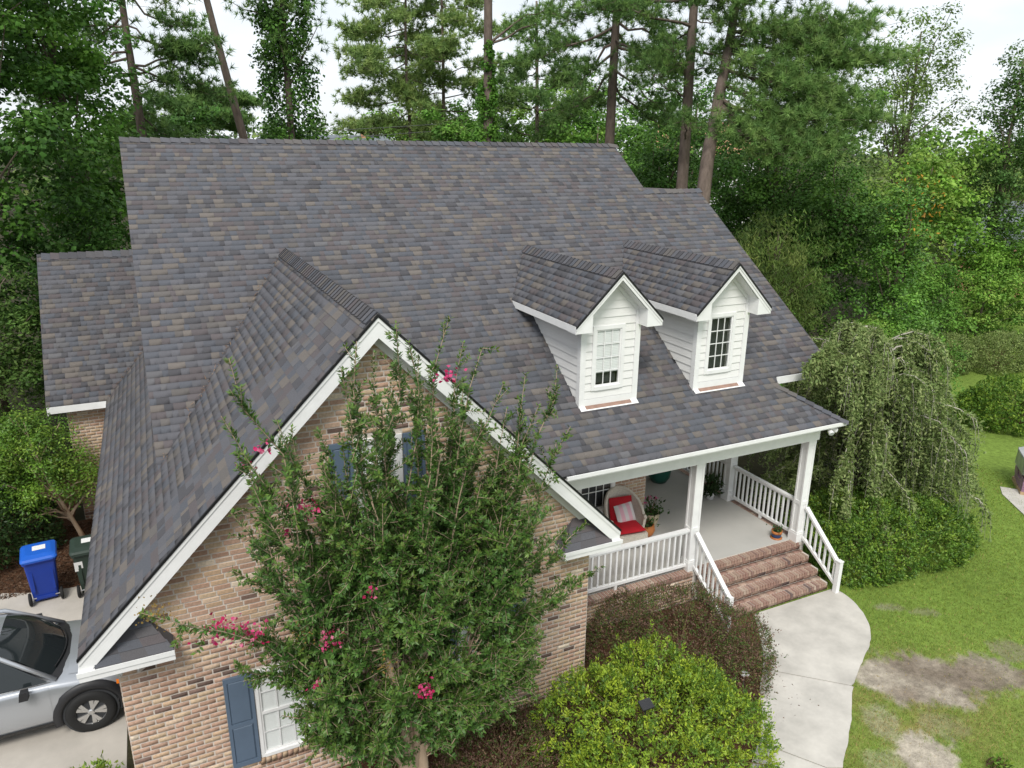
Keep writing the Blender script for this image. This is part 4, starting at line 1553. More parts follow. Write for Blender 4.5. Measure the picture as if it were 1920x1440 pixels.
for s in (-1, 1):
    sy = lambda pts: [(x, s * y, z) for (x, y, z) in pts]
    belt = [(-.50, .815, .985), (-1.5, .845, 1.02), (-2.4, .845, 1.035), (-3.3, .80, 1.05)]
    top = [(-1.20, .625, 1.535), (-1.65, .640, 1.575), (-2.4, .640, 1.59), (-3.15, .615, 1.54)]
    def lerp(a, b_, t):
        return tuple(np.array(a) * (1 - t) + np.array(b_) * t)
    MB().poly(sy([belt[0], belt[1], lerp(belt[1], top[1], .93), lerp(belt[0], top[0], .93)])).build('side_window', 'car_glass', CAR)
    MB().poly(sy([lerp(belt[1], belt[2], .06), belt[2], lerp(belt[2], top[2], .95), lerp(lerp(belt[1], belt[2], .06), lerp(top[1], top[2], .06), .93)])).build('side_window', 'car_glass', CAR)
    MB().poly(sy([lerp(belt[2], belt[3], .08), belt[3], lerp(belt[3], top[3], .9), lerp(lerp(belt[2], belt[3], .08), lerp(top[2], top[3], .08), .95)])).build('side_window', 'car_glass', CAR)
    pl = MB()
    pl.tube(sy([(-.40, .80, 1.0), (-.80, .725, 1.29), (-1.16, .64, 1.55), (-1.6, .655, 1.60), (-2.4, .655, 1.615), (-3.2, .63, 1.56), (-3.6, .66, 1.3), (-3.8, .72, 1.05)]), .036, 8)
    pl.tube(sy([(-1.5, .846, 1.0), (-1.68, .655, 1.58)]), .030, 8)
    pl.tube(sy([(-2.44, .846, 1.0), (-2.45, .655, 1.59)]), .035, 8)
    pl.build('pillar', 'car_paint', CAR, True)
    MB().tube(sy([(-.47, .828, .985), (-1.5, .862, 1.018), (-2.4, .86, 1.032), (-3.35, .81, 1.05)]), .012, 6).build('belt_moulding', 'alloy', CAR, True)
    pg = MB().poly(sy([(-3.3, .80, 1.04), (-3.85, .70, 1.04), (-3.72, .56, 1.48), (-3.15, .615, 1.54)]))
    pg.build('rear_pillar', 'car_paint', CAR)
    for (xa, xb) in ((-1.54, -.50), (-2.55, -1.56)):
        r_ = car_patch(xa, xb, .06, .56, s, .005, 8, 12)
        d_ = MB().grid(r_ if s < 0 else r_[::-1]).build('door', 'car_paint', CAR, True)
        MB().beam((xa + .10, s * .955, .86), (xa + .32, s * .955, .86), .03, .035).build('handle', 'car_paint', d_)
        MB().grid(car_patch(xa - .012, xa - .002, .06, .56, s, .0035, 1, 12)).build('shut_line', 'black_plastic', d_)
    mm = MB()
    mm.tube(sy([(-.80, .90, .96), (-.80, .97, .99), (-.795, 1.04, 1.02)]), [.03, .035, .04], 8)
    mm.hexa(sy([(-.74, .97, .95), (-.74, 1.12, .97), (-.86, 1.12, .97), (-.86, .97, .95), (-.74, .97, 1.08), (-.75, 1.11, 1.10), (-.84, 1.11, 1.10), (-.84, .97, 1.08)]))
    mm.build('mirror', 'black_plastic', CAR)
    # sill cladding
    r_ = car_patch(-2.2, -.45, -.02, .10, s, .022, 10, 4)
    MB().grid(r_ if s < 0 else r_[::-1]).build('sill_cladding', 'black_plastic', CAR, True)
    for ax in (0.0, -2.745):
        ring = MB()
        rows = []
        for k in range(29):
            a = math.radians(-16 + 212 * k / 28)
            def pt(r_, dy):
                x, z = ax + r_ * math.cos(a) * 1.04, .37 + r_ * math.sin(a)
                hw = car_section(min(x, .80), .3)[0]
                return (x, s * (max(hw, .86) + dy), z)
            wob = .50 + (.025 if 40 < math.degrees(a) < 140 else .0)
            rows.append([pt(.375, -.05), pt(.385, .022), pt(.43, .026), pt(wob, .016), pt(wob + .004, -.03)])
        ring.grid(rows if s < 0 else rows[::-1])
        ring.build('arch_cladding', 'black_plastic', CAR, True)
        hwm = car_section(ax, .3)[0]
        MB().lathe([(0, 0), (.395, 0)], 30, center=(ax, s * .936, .37), axis='y').build('wheel_well_shade', 'interior', CAR)  # flat dark disc in place of the shaded wheel recess
        wh = link('wheel', TYRE, CAR, Matrix.Translation((ax, s * .868, .364)))
        wh.data = TYRE
        R4 = Matrix.Identity(4) if s < 0 else Matrix.Rotation(PI, 4, 'Z')
        link('rim', RIM, wh, R4)
        link('brake_shade', BACKD, wh, R4)
    # headlamp, wrapping the wing
    hl = MB()
    r_ = car_patch(.50, .80, .36, .50, s, .010, 8, 4)
    hl.grid(r_ if s < 0 else r_[::-1])
    H_ = hl.build('headlamp', 'lamp_clear', CAR, True)
    r_ = car_patch(.40, .56, .40, .49, s, .013, 4, 3)
    MB().grid(r_ if s < 0 else r_[::-1]).build('side_marker', 'amber', H_, True)
    r_ = car_patch(.34, .72, .34, .40, s, .009, 6, 2)
    MB().grid(r_ if s < 0 else r_[::-1]).build('lamp_trim', 'black_plastic', H_, True)
MB().box(.862, .875, -.42, .42, .50, .72).build('grille', 'black_plastic', CAR)
MB().box(.80, .885, -.5, .5, .30, .44).build('bumper', 'black_plastic', CAR)
rw = [[V(-3.78 - .10 * (1 - t) , k * (.70 - .16 * t), 1.05 + .43 * t) for k in np.linspace(-1, 1, 9)] for t in np.linspace(0, 1, 5)]
MB().grid(rw).build('rear_window', 'car_glass', CAR, True)

# ------------------------------------------------------------------ wheeled bins
def wheeled_bin(loc, rotz, body_mat, lid_mat, label, name):
    B = thing(name, label, 'bin', loc, rotz, 'wheeled bins beside the drive')
    # local: hinge and wheels towards -y
    def ring(w, d, z, y=0.0, r=.05):
        pts = []
        for (sx, sy) in ((1, -1), (1, 1), (-1, 1), (-1, -1)):
            for k in range(4):
                a0 = {(1, -1): -90, (1, 1): 0, (-1, 1): 90, (-1, -1): 180}[(sx, sy)]
                a = math.radians(a0 + 30 * k)
                pts.append((sx * (w / 2 - r) + r * math.cos(a), y + sy * (d / 2 - r) + r * math.sin(a), z))
        return pts
    m = MB()
    R_ = [ring(.44, .46, .06), ring(.47, .52, .30), ring(.53, .62, .80), ring(.55, .66, .93), ring(.60, .71, .94), ring(.60, .71, .985)]
    n = len(R_[0])
    v = [p for r_ in R_ for p in r_]
    f = [[i * n + k, i * n + (k + 1) % n, (i + 1) * n + (k + 1) % n, (i + 1) * n + k] for i in range(len(R_) - 1) for k in range(n)]
    f.append(list(range(n))[::-1])
    m.add(v, f)
    m.box(-.16, .16, -.262, -.235, .10, .17)
    m.box(-.20, -.155, -.31, -.25, .30, .74).box(.155, .20, -.31, -.25, .30, .74)
    m.build('bin_body', body_mat, B)
    l_ = MB()
    R_ = [ring(.635, .75, .99, 0, .07), ring(.64, .755, 1.02, 0, .07), ring(.60, .70, 1.055, .01, .08), ring(.44, .50, 1.085, .03, .1)]
    v = [p for r_ in R_ for p in r_]
    f = [[i * n + k, i * n + (k + 1) % n, (i + 1) * n + (k + 1) % n, (i + 1) * n + k] for i in range(len(R_) - 1) for k in range(n)]
    f += [list(range(n))[::-1], [3 * n + k for k in range(n)]]
    l_.add(v, f)
    lid = l_.build('lid', lid_mat, B)
    MB().poly([(-.10, -.04, 1.0875), (.13, -.04, 1.0875), (.13, .16, 1.0875), (-.10, .16, 1.0875)]).build('sticker', 'sticker', lid)
    MB().tube([(-.24, -.36, .98), (.24, -.36, .98)], .018, 10).tube([(-.24, -.36, .98), (-.24, -.31, .95)], .016, 8).tube([(.24, -.36, .98), (.24, -.31, .95)], .016, 8).build('handle', body_mat, B)
    for s in (-1, 1):
        W_ = MB().lathe([(0, -.028), (.09, -.028), (.125, -.022), (.13, 0), (.125, .022), (.09, .028), (0, .028)], 22, axis='y').mesh('wheel', 'black_rubber', False)
        wo_ = link('wheel', W_, B, Matrix.Translation((s * .275, -.245, .13)) @ Matrix.Rotation(PI / 2, 4, 'Z'))
        MB().lathe([(0, -.031), (.05, -.031), (.06, -.027)], 14, axis='y').lathe([(.06, .027), (.05, .031), (0, .031)], 14, axis='y').build('hub', 'black_plastic', wo_)
    MB().tube([(-.26, -.245, .13), (.26, -.245, .13)], .012, 8).build('axle', 'alloy', B)
    return B


wheeled_bin((-2.47, 7.28, .006), .10, 'bin_blue', 'bin_blue_lid', 'bright blue recycling bin with a white sticker on its lid', 'wheeled_bin')
gb = wheeled_bin((-1.60, 7.22, .006), .05, 'bin_green', 'bin_green', 'dark green wheeled bin half hidden by the roof eave', 'wheeled_bin')
MB().poly([(-.27, -.288, .60), (-.12, -.288, .60), (-.12, -.318, .82), (-.27, -.318, .82)]).build('sticker', 'sticker', gb)

# ------------------------------------------------------------------ porch furniture
CH = thing('armchair', 'cream wicker armchair with red cushions on the porch', 'armchair', (9.22, 3.62, FL), -.12)
CH.scale = (1.14, 1.14, 1.12)
def arc_back(z0, z1, r0, r1, th):
    rows_o, rows_i = [], []
    for j in range(9):
        t = j / 8
        ro, ri = [], []
        for k in range(21):
            a = math.radians(-25 + 230 * k / 20)
            side_ = abs(math.cos(a))
            top = z0 + (z1 - z0) * (0.38 + .62 * max(0, math.sin(a)) ** .8)
            z = .12 + (top - .12) * t
            r = r0 + (r1 - r0) * t
            ro.append((r * math.cos(a), .02 + r * .92 * math.sin(a) + .06 * t * max(0, math.sin(a)), z))
            ri.append(((r - th) * math.cos(a), .02 + (r - th) * .92 * math.sin(a) + .06 * t * max(0, math.sin(a)), z))
        rows_o.append(ro)
        rows_i.append(ri)
    return rows_o, rows_i
ro, ri = arc_back(.30, 1.04, .36, .42, .05)
m = MB().grid(ro).grid([r_[::-1] for r_ in ri])
m.grid([ro[-1], ri[-1]]).grid([ri[0], ro[0]])
m.grid([[a, b_] for a, b_ in zip([r_[0] for r_ in ro], [r_[0] for r_ in ri])]).grid([[b_, a] for a, b_ in zip([r_[-1] for r_ in ro], [r_[-1] for r_ in ri])])
SH_ = m.build('wicker_shell', 'wicker', CH, True)
MB().tube([(x, y, z + .004) for (x, y, z) in [tuple((np.array(a) + np.array(b_)) / 2) for a, b_ in zip(ro[-1], ri[-1])]], .036, 8).build('rim_roll', 'wicker', CH, True)
MB().box(-.32, .32, -.34, .30, .30, .36).build('seat_frame', 'wicker', CH)
MB().box(-.32, .32, -.345, -.325, .12, .30).build('apron', 'wicker', CH)
for (x, y) in ((-.30, -.32), (.30, -.32), (-.26, .26), (.26, .26)):
    MB().tube([(x, y, 0), (x, y, .31)], [.02, .028], 8).build('leg', 'wicker', CH)
def puff(w, d, h, n=9):
    P = []
    for sgn in (1, -1):
        g_ = [[(w * (i / (n - 1) - .5), d * (j / (n - 1) - .5), sgn * h * (max(0, 1 - abs(2 * i / (n - 1) - 1) ** 4) * max(0, 1 - abs(2 * j / (n - 1) - 1) ** 4)) ** .5) for j in range(n)] for i in range(n)]
        P.append(g_ if sgn > 0 else g_[::-1])
    return P
m = MB()
for g_ in puff(.56, .58, .065):
    m.grid(g_)
m.build('seat_cushion', 'cushion_red', CH, True, Matrix.Translation((0, -.06, .425)))
m = MB()
for g_ in puff(.50, .50, .06):
    m.grid(g_)
m.build('back_cushion', 'cushion_red', CH, True, Matrix.Translation((0, .22, .66)) @ Matrix.Rotation(math.radians(74), 4, 'X'))
pm = Matrix.Translation((.03, .10, .62)) @ Matrix.Rotation(math.radians(62), 4, 'X') @ Matrix.Rotation(.12, 4, 'Z')
for k in range(5):
    m = MB()
    for g_ in puff(.40, .38, .055, 11):
        G_ = np.array(g_)
        if G_[0, 0, 0] > G_[-1, 0, 0]:
            G_ = G_[::-1][k * 2:k * 2 + 3][::-1]
        else:
            G_ = G_[k * 2:k * 2 + 3]
        m.grid(G_)
    m.build('pillow_stripe' if k else 'pillow', 'pillow_white' if k % 2 == 0 else 'pillow_pink', CH, True, pm)


def potted(name, label, loc, prof, mat, foliage):
    P = thing(name, label, 'plant pot', loc)
    P.scale = (1.18, 1.18, 1.15)
    MB().lathe(prof, 24).build('pot', mat, P, True)
    top = max(p[1] for p in prof)
    r_ = prof[-1][0]
    MB().lathe([(0, top - .04), (r_, top - .04)], 20).build('soil', 'soil', P)
    pot_leaves(P, top, r_, *foliage)
    return P


def pot_leaves(P, top, r_, n, hgt, ll, lw, cols, flowers=0, spread=1.0):
    rng = np.random.default_rng(int(n + top * 100))
    c = np.stack([rng.normal(0, r_ * .55 * spread, n), rng.normal(0, r_ * .55 * spread, n), top - .03 + rng.random(n) ** 1.3 * hgt], 1)
    ax = rng.normal(size=(n, 3)) + np.array([0, 0, .5]) + c * np.array([3, 3, 0])
    nr = rng.normal(size=(n, 3)) * .6 + np.array([0, 0, 1.0])
    col = np.array(cols)[rng.integers(0, len(cols), n)] * rng.uniform(.7, 1.3, (n, 1))
    leaves('foliage', c, ax, nr, np.full(n, ll) * rng.uniform(.7, 1.3, n), lw, col, 'leaf', P)
    st = MB()
    for k in range(7):
        a = rng.uniform(0, 6.28)
        st.tube([(0, 0, top - .05), (r_ * .3 * math.cos(a), r_ * .3 * math.sin(a), top + hgt * .4), (r_ * .6 * math.cos(a), r_ * .6 * math.sin(a), top + hgt * .85)], [.006, .005, .003], 5)
    st.build('stem', 'twig_brown', P)
    if flowers:
        k = flowers
        c = np.stack([rng.normal(0, r_ * .7, k), rng.normal(0, r_ * .7, k), top + hgt * rng.uniform(.7, 1.15, k)], 1)
        c = np.repeat(c, 9, 0) + rng.normal(0, .012, (k * 9, 3))
        leaves('flower', c, rng.normal(size=(k * 9, 3)), rng.normal(size=(k * 9, 3)), np.full(k * 9, .035), .8, np.tile(srgb(216, 96, 150), (k * 9, 1)), 'petal', P)


def leaves(name, c, axis, normal, length, wratio, col, mat, parent):
    """folded rhombic leaves, two triangles each"""
    n = len(c)
    a = axis / (np.linalg.norm(axis, axis=1, keepdims=True) + 1e-9)
    w = np.cross(normal, a)
    w = w / (np.linalg.norm(w, axis=1, keepdims=True) + 1e-9)
    nn = np.cross(a, w)
    L = np.asarray(length)[:, None]
    hw = L * wratio * .5
    v = np.empty((n, 4, 3))
    v[:, 0] = c
    v[:, 1] = c + a * L * .45 + w * hw - nn * hw * .35
    v[:, 2] = c + a * L
    v[:, 3] = c + a * L * .45 - w * hw - nn * hw * .35
    b_ = np.arange(n)[:, None] * 4
    f = np.concatenate([b_ + np.array([0, 1, 2]), b_ + np.array([0, 2, 3])], 0)
    return soup(name, v.reshape(-1, 3), f, np.repeat(col, 4, 0), mat, parent)


LG = [(.05, .11, .03), (.07, .14, .035), (.045, .09, .025)]
potted('plant_pot', 'round terracotta pot with trailing leaves beside the wicker chair', (9.86, 3.72, FL), [(.0, 0), (.10, 0), (.15, .05), (.185, .14), (.17, .22), (.15, .24), (.165, .26), (.135, .255)], 'terracotta', (70, .14, .09, .5, LG, 0, 1.2))
potted('plant_pot', 'cream patterned pot with pink flowers by the brick pier', (10.28, 4.10, FL), [(0, 0), (.11, 0), (.135, .06), (.165, .20), (.175, .27), (.18, .29), (.15, .285)], 'glazed_pot', (160, .34, .075, .55, LG, 7, 1.3))
potted('plant_pot', 'large dark green glazed urn deep in the porch', (11.95, 6.05, FL), [(0, 0), (.17, 0), (.24, .12), (.27, .32), (.24, .46), (.25, .5), (.22, .49)], 'green_pot', (160, .5, .12, .4, LG, 0, 1.2))
potted('plant_pot', 'small white pot with a dark fern beside the porch post', (12.50, 4.62, FL), [(0, 0), (.075, 0), (.095, .13), (.105, .17), (.085, .165)], 'white_paint', (260, .34, .16, .28, [(.03, .06, .02), (.04, .075, .025)], 0, 2.0))
pp = potted('plant_pot', 'little terracotta and blue pot at the top of the steps', (12.56, 2.36, FL), [(0, 0), (.11, 0), (.115, .02), (.07, .025), (.075, .10), (.10, .11), (.105, .17), (.085, .165)], 'terracotta', (60, .10, .06, .6, LG, 0, 1.1))
MB().lathe([(.080, .026), (.092, .04), (.088, .105)], 20).build('glaze_band', 'blue_pot', pp, True)

# ------------------------------------------------------------------ yard things
PAL = thing('shingle_pallet', 'pallet of purple wrapped shingle bundles under grey plastic on the lawn', 'pallet', (22.75, 2.35, float(gz(22.7, 2.3))), -.85)
for x in (-.5, 0, .5):
    MB().box(x - .05, x + .05, -.60, .60, 0, .10).build('runner', 'wood', PAL)
for k in range(7):
    MB().box(-.55, .55, -.60 + k * .18, -.60 + k * .18 + .12, .10, .12).build('deck_board', 'wood', PAL)
bun = MB().box(-.52, .52, -.19, .19, 0, .068).mesh('bundle', 'wrap_purple')
for lay in range(11):
    for r_ in range(3):
        link('bundle', bun, PAL, Matrix.Translation((random.uniform(-.02, .02), -.40 + r_ * .4 + random.uniform(-.008, .008), .122 + lay * .076)) @ Matrix.Rotation(random.uniform(-.015, .015), 4, 'Z'))
cv = []
for j in range(13):
    row = []
    for i in range(33):
        a = 2 * PI * i / 32
        sx = np.sign(math.cos(a)) * abs(math.cos(a)) ** .35 * .60
        sy_ = np.sign(math.sin(a)) * abs(math.sin(a)) ** .35 * .68
        t = j / 12
        k = 1.0 if t < .55 else max(0, 1 - ((t - .55) / .45) ** 3)
        z = .62 + min(t / .55, 1) * .42 + (0.03 if t > .55 else 0)
        fl2 = .03 * math.sin(7 * a + 2 * t) * (1 - t) + .02 * math.sin(13 * a)
        row.append(((sx * (1 + fl2)) * k, (sy_ * (1 + fl2)) * k, z + .03 * math.sin(5 * a) * (1 - t)))
    cv.append(row)
MB().grid(cv).build('plastic_cover', 'cover_plastic', PAL, True)

SL = thing('spotlight', 'small black solar spotlight poking out of the yellow green bush', 'spotlight', (6.05, -1.62, 0.0))
MB().tube([(0, 0, 0), (0, 0, 1.08)], .012, 8).build('stake', 'black_plastic', SL)
MB().hexa([(-.10, -.07, 1.10), (.10, -.07, 1.10), (.10, .07, 1.16), (-.10, .07, 1.16), (-.10, -.075, 1.125), (.10, -.075, 1.125), (.10, .065, 1.185), (-.10, .065, 1.185)]).build('solar_panel', 'black_plastic', SL)
PLT = thing('path_light', 'round white path light beside the walkway edge', 'path light', (9.05, -.55, float(gz(9.05, -.55))))
MB().tube([(0, 0, 0), (0, 0, .26)], .012, 8).build('stake', 'alloy', PLT)
MB().lathe([(.0, .30), (.05, .298), (.085, .27), (.08, .262), (0, .262)], 18).build('lamp_cap', 'white_paint', PLT, True)
# ------------------------------------------------------------------ plants: tools
def norm_rows(a):
    return a / (np.linalg.norm(a, axis=1, keepdims=True) + 1e-9)


def pick_cols(rng, pal, n, jitter=.22):
    pal = np.array(pal)
    c = pal[rng.integers(0, len(pal), n)]
    return c * rng.uniform(1 - jitter, 1 + jitter, (n, 1)) * rng.uniform(.93, 1.07, (n, 3))


def clump_leaves(rng, centers, radii, per, leaf, pal, up=.8, shell=.5, droop=.15, clump_var=.25):
    """leaf arrays for ellipsoidal leaf clumps; radii (N,3)"""
    n = len(centers)
    per = np.full(n, per) if np.isscalar(per) else per
    idx_ = np.repeat(np.arange(n), per)
    N = len(idx_)
    d = norm_rows(rng.normal(size=(N, 3)))
    rr = rng.random((N, 1)) ** shell
    c = centers[idx_] + d * rr * radii[idx_]
    nr = norm_rows(d * .7 + np.array([0, 0, up]) + rng.normal(0, .45, (N, 3)))
    ax = norm_rows(np.cross(nr, rng.normal(size=(N, 3)))) + np.array([0, 0, -droop])
    pal = np.array(pal)
    cb = pal[rng.integers(0, len(pal), n)] * rng.uniform(1 - clump_var, 1 + clump_var, (n, 1))
    col = cb[idx_] * rng.uniform(.78, 1.22, (N, 1)) * rng.uniform(.93, 1.07, (N, 3))
    L = leaf * rng.uniform(.65, 1.3, N)
    return c, ax, nr, L, col


def branch(mb, p0, p1, r0, r1, rng, sag=.0, n=5, wob=.06, sides=6):
    p0, p1 = np.asarray(p0, float), np.asarray(p1, float)
    L = np.linalg.norm(p1 - p0)
    pts = []
    for k in range(n + 1):
        t = k / n
        q = p0 + (p1 - p0) * t
        q = q + np.array([0, 0, sag * L * math.sin(PI * t)])
        if 0 < k < n:
            q = q + rng.normal(0, wob * L / n * 1.5, 3)
        pts.append(q)
    mb.tube(pts, [r0 + (r1 - r0) * k / n for k in range(n + 1)], sides, caps=False)
    return pts


def in_lobes(rng, lobes, n, edge=.38):
    """points spread through ellipsoidal lobes (cx,cy,cz,rx,ry,rz), biased outward"""
    lobes = np.array(lobes, float)
    vol = np.cbrt(lobes[:, 3] * lobes[:, 4] * lobes[:, 5]) ** 2.2
    w = rng.choice(len(lobes), n, p=vol / vol.sum())
    d = norm_rows(rng.normal(size=(n, 3)))
    r = rng.random((n, 1)) ** edge
    return lobes[w, :3] + d * r * lobes[w, 3:6]


GREEN_D = [tuple(.92 * q for q in c_) for c_ in [(.030, .070, .018), (.038, .085, .022), (.050, .105, .026), (.026, .058, .018)]]
GREEN_M = [tuple(1.18 * q for q in c_) for c_ in [(.050, .105, .026), (.062, .125, .030), (.075, .140, .034), (.042, .088, .024)]]  # palette lifted evenly, in place of distance haze
GREEN_L = [tuple(1.18 * q for q in c_) for c_ in [(.085, .150, .035), (.105, .170, .042), (.070, .130, .034), (.120, .175, .050)]]  # same lift put into the colour for haze
PINE = [(.046, .088, .030), (.058, .102, .034), (.070, .115, .038), (.038, .072, .028)]
PINE_L = [(.075, .115, .042), (.090, .132, .046), (.062, .100, .038), (.105, .140, .055)]


def broadleaf(name, label, base, lobes, clumps, per, leaf, pal, seed, trunk_r=.16, crad=(.75, .75, .45), wr=.55, mat='leaf',
              cat='tree', group=None, up=.8, shell=.45, bark='bark_grey', limbs=26, droop=.15, edge=.38):
    """tree or large shrub: trunk with limbs, crown of leaf clumps in lobes (relative to the base)"""
    rng = np.random.default_rng(seed)
    T = thing(name, label, cat, base, 0, group)
    lobes_ = np.array(lobes, float)
    C = in_lobes(rng, lobes_, clumps, edge)
    C = C[C[:, 2] > .25]
    R_ = np.array(crad) * rng.uniform(.6, 1.35, (len(C), 1))
    c, ax, nr, L, col = clump_leaves(rng, C, R_, per, leaf, pal, up, shell, droop)
    leaves('crown', c, ax, nr, L, wr, col, mat, T)
    tm = MB()
    ztop = float(np.max(lobes_[:, 2] + .3 * lobes_[:, 5]))
    cx, cy = float(np.mean(lobes_[:, 0])), float(np.mean(lobes_[:, 1]))
    tp = [np.array([cx * t + .08 * math.sin(4 * t + seed), cy * t + .08 * math.cos(3 * t + seed), -.1 + (ztop + .1) * t]) for t in np.linspace(0, 1, 8)]
    tm.tube(tp, [trunk_r * (1.25 if k == 0 else 1 - .8 * k / 7) for k in range(8)], 8)
    if limbs and len(C):
        for q in C[rng.choice(len(C), min(limbs, len(C)), replace=False)]:
            t = np.clip(q[2] / ztop * rng.uniform(.45, .8), .05, .95)
            k = t * 7
            a = tp[int(k)] + (tp[min(int(k) + 1, 7)] - tp[int(k)]) * (k - int(k))
            branch(tm, a, q, trunk_r * (.42 - .25 * t), .012, rng, sag=rng.uniform(.02, .1), sides=5)
    tm.build('trunk', bark, T, True)
    return T


def needle_mesh(name, P, D, k, length, width, pal, rng, parent, spread=.9, cvar=.2):
    """needle tufts at P pointing along D"""
    n = len(P)
    idx_ = np.repeat(np.arange(n), k)
    N = n * k
    d = norm_rows(D[idx_] * .75 + rng.normal(0, spread, (N, 3)))
    L = length * rng.uniform(.7, 1.2, (N, 1))
    w = norm_rows(np.cross(d, rng.normal(size=(N, 3)))) * width * 1.25
    c = P[idx_] - d * .01
    v = np.empty((N, 3, 3))
    v[:, 0], v[:, 1], v[:, 2] = c - w, c + w, c + d * L
    pal = np.array(pal)
    cb = pal[rng.integers(0, len(pal), n)] * rng.uniform(1 - cvar, 1 + cvar, (n, 1))
    col = cb[idx_] * rng.uniform(.8, 1.2, (N, 1))
    return soup(name, v.reshape(-1, 3), np.arange(N * 3).reshape(N, 3), np.repeat(col * np.array([2.9, 2.85, 2.3]), 3, 0), 'needle', parent)  # needle colours brightened, partly in place of distance haze


DENS = 2.1


def pine(label, base, trunk, r0, limbs, seed, tufts=18, k=26, nl=.24, nw=.010, pal=PINE, spread=.42, group=None, name='pine_tree', sides=10, share=None):
    """trunk: list of points relative to base; limbs: list of (t on trunk, end point) relative to base"""
    rng = np.random.default_rng(seed)
    T = thing(name, label, 'tree', base, 0, group)
    tm = MB()
    tp = [np.array(p, float) for p in spline(trunk, 4)] if len(trunk) > 2 else [np.array(trunk[0], float) * (1 - t) + np.array(trunk[1], float) * t for t in np.linspace(0, 1, 7)]
    n = len(tp) - 1
    tm.tube(tp, [r0 * (1.15 if i == 0 else 1 - .72 * i / n) for i in range(n + 1)], sides)
    P, D = [], []
    for (t, end) in limbs:
        kx = t * n
        i = min(int(kx), n - 1)
        a = tp[i] + (tp[i + 1] - tp[i]) * (kx - i)
        end = np.array(end, float)
        L = np.linalg.norm(end - a)
        pts = branch(tm, a, end, max(.014, r0 * .24 * min(1, L / 3)), .008, rng, sag=rng.uniform(-.10, .04), n=6, wob=.10, sides=5)
        m = max(8, int(tufts * DENS * L / 2.0))
        for j in range(m):
            s_ = rng.uniform(.38, 1.0) ** .8
            q = s_ * 6
            ii = min(int(q), 5)
            b0 = pts[ii] + (pts[ii + 1] - pts[ii]) * (q - ii)
            off = rng.normal(0, 1, 3) * np.array([spread, spread, spread * .42]) + np.array([0, 0, .12])
            P.append(b0 + off)
            D.append(unit(off * .6 + unit(end - a) * .5 + np.array([0, 0, .6])))
            if j % 3 == 0:
                branch(tm, b0, b0 + off, .010, .005, rng, n=2, wob=.02, sides=3)
    tm.build('trunk', 'bark_pine', T, True)
    needle_mesh('crown', np.array(P), np.array(D), k, nl, nw, pal, rng, T)
    return T


def auto_limbs(rng, n, z0, z1, ztop, rmax, bias=(0, 0), shape='cone', rise=.25):
    out = []
    for i in range(n):
        z = z0 + (z1 - z0) * (i + rng.random()) / n
        f = (z - z0) / max(z1 - z0, .1)
        a = i * 2.4 + rng.normal(0, .4)
        r = rmax * ((1 - .65 * f) if shape == 'cone' else (.55 + .75 * math.sin(PI * min(f + .12, 1)))) * rng.uniform(.65, 1.1)
        out.append((min(z / ztop, .98), (r * math.cos(a) + bias[0] * r, r * math.sin(a) + bias[1] * r, z + r * rise * rng.uniform(.2, 1.5))))
    return out


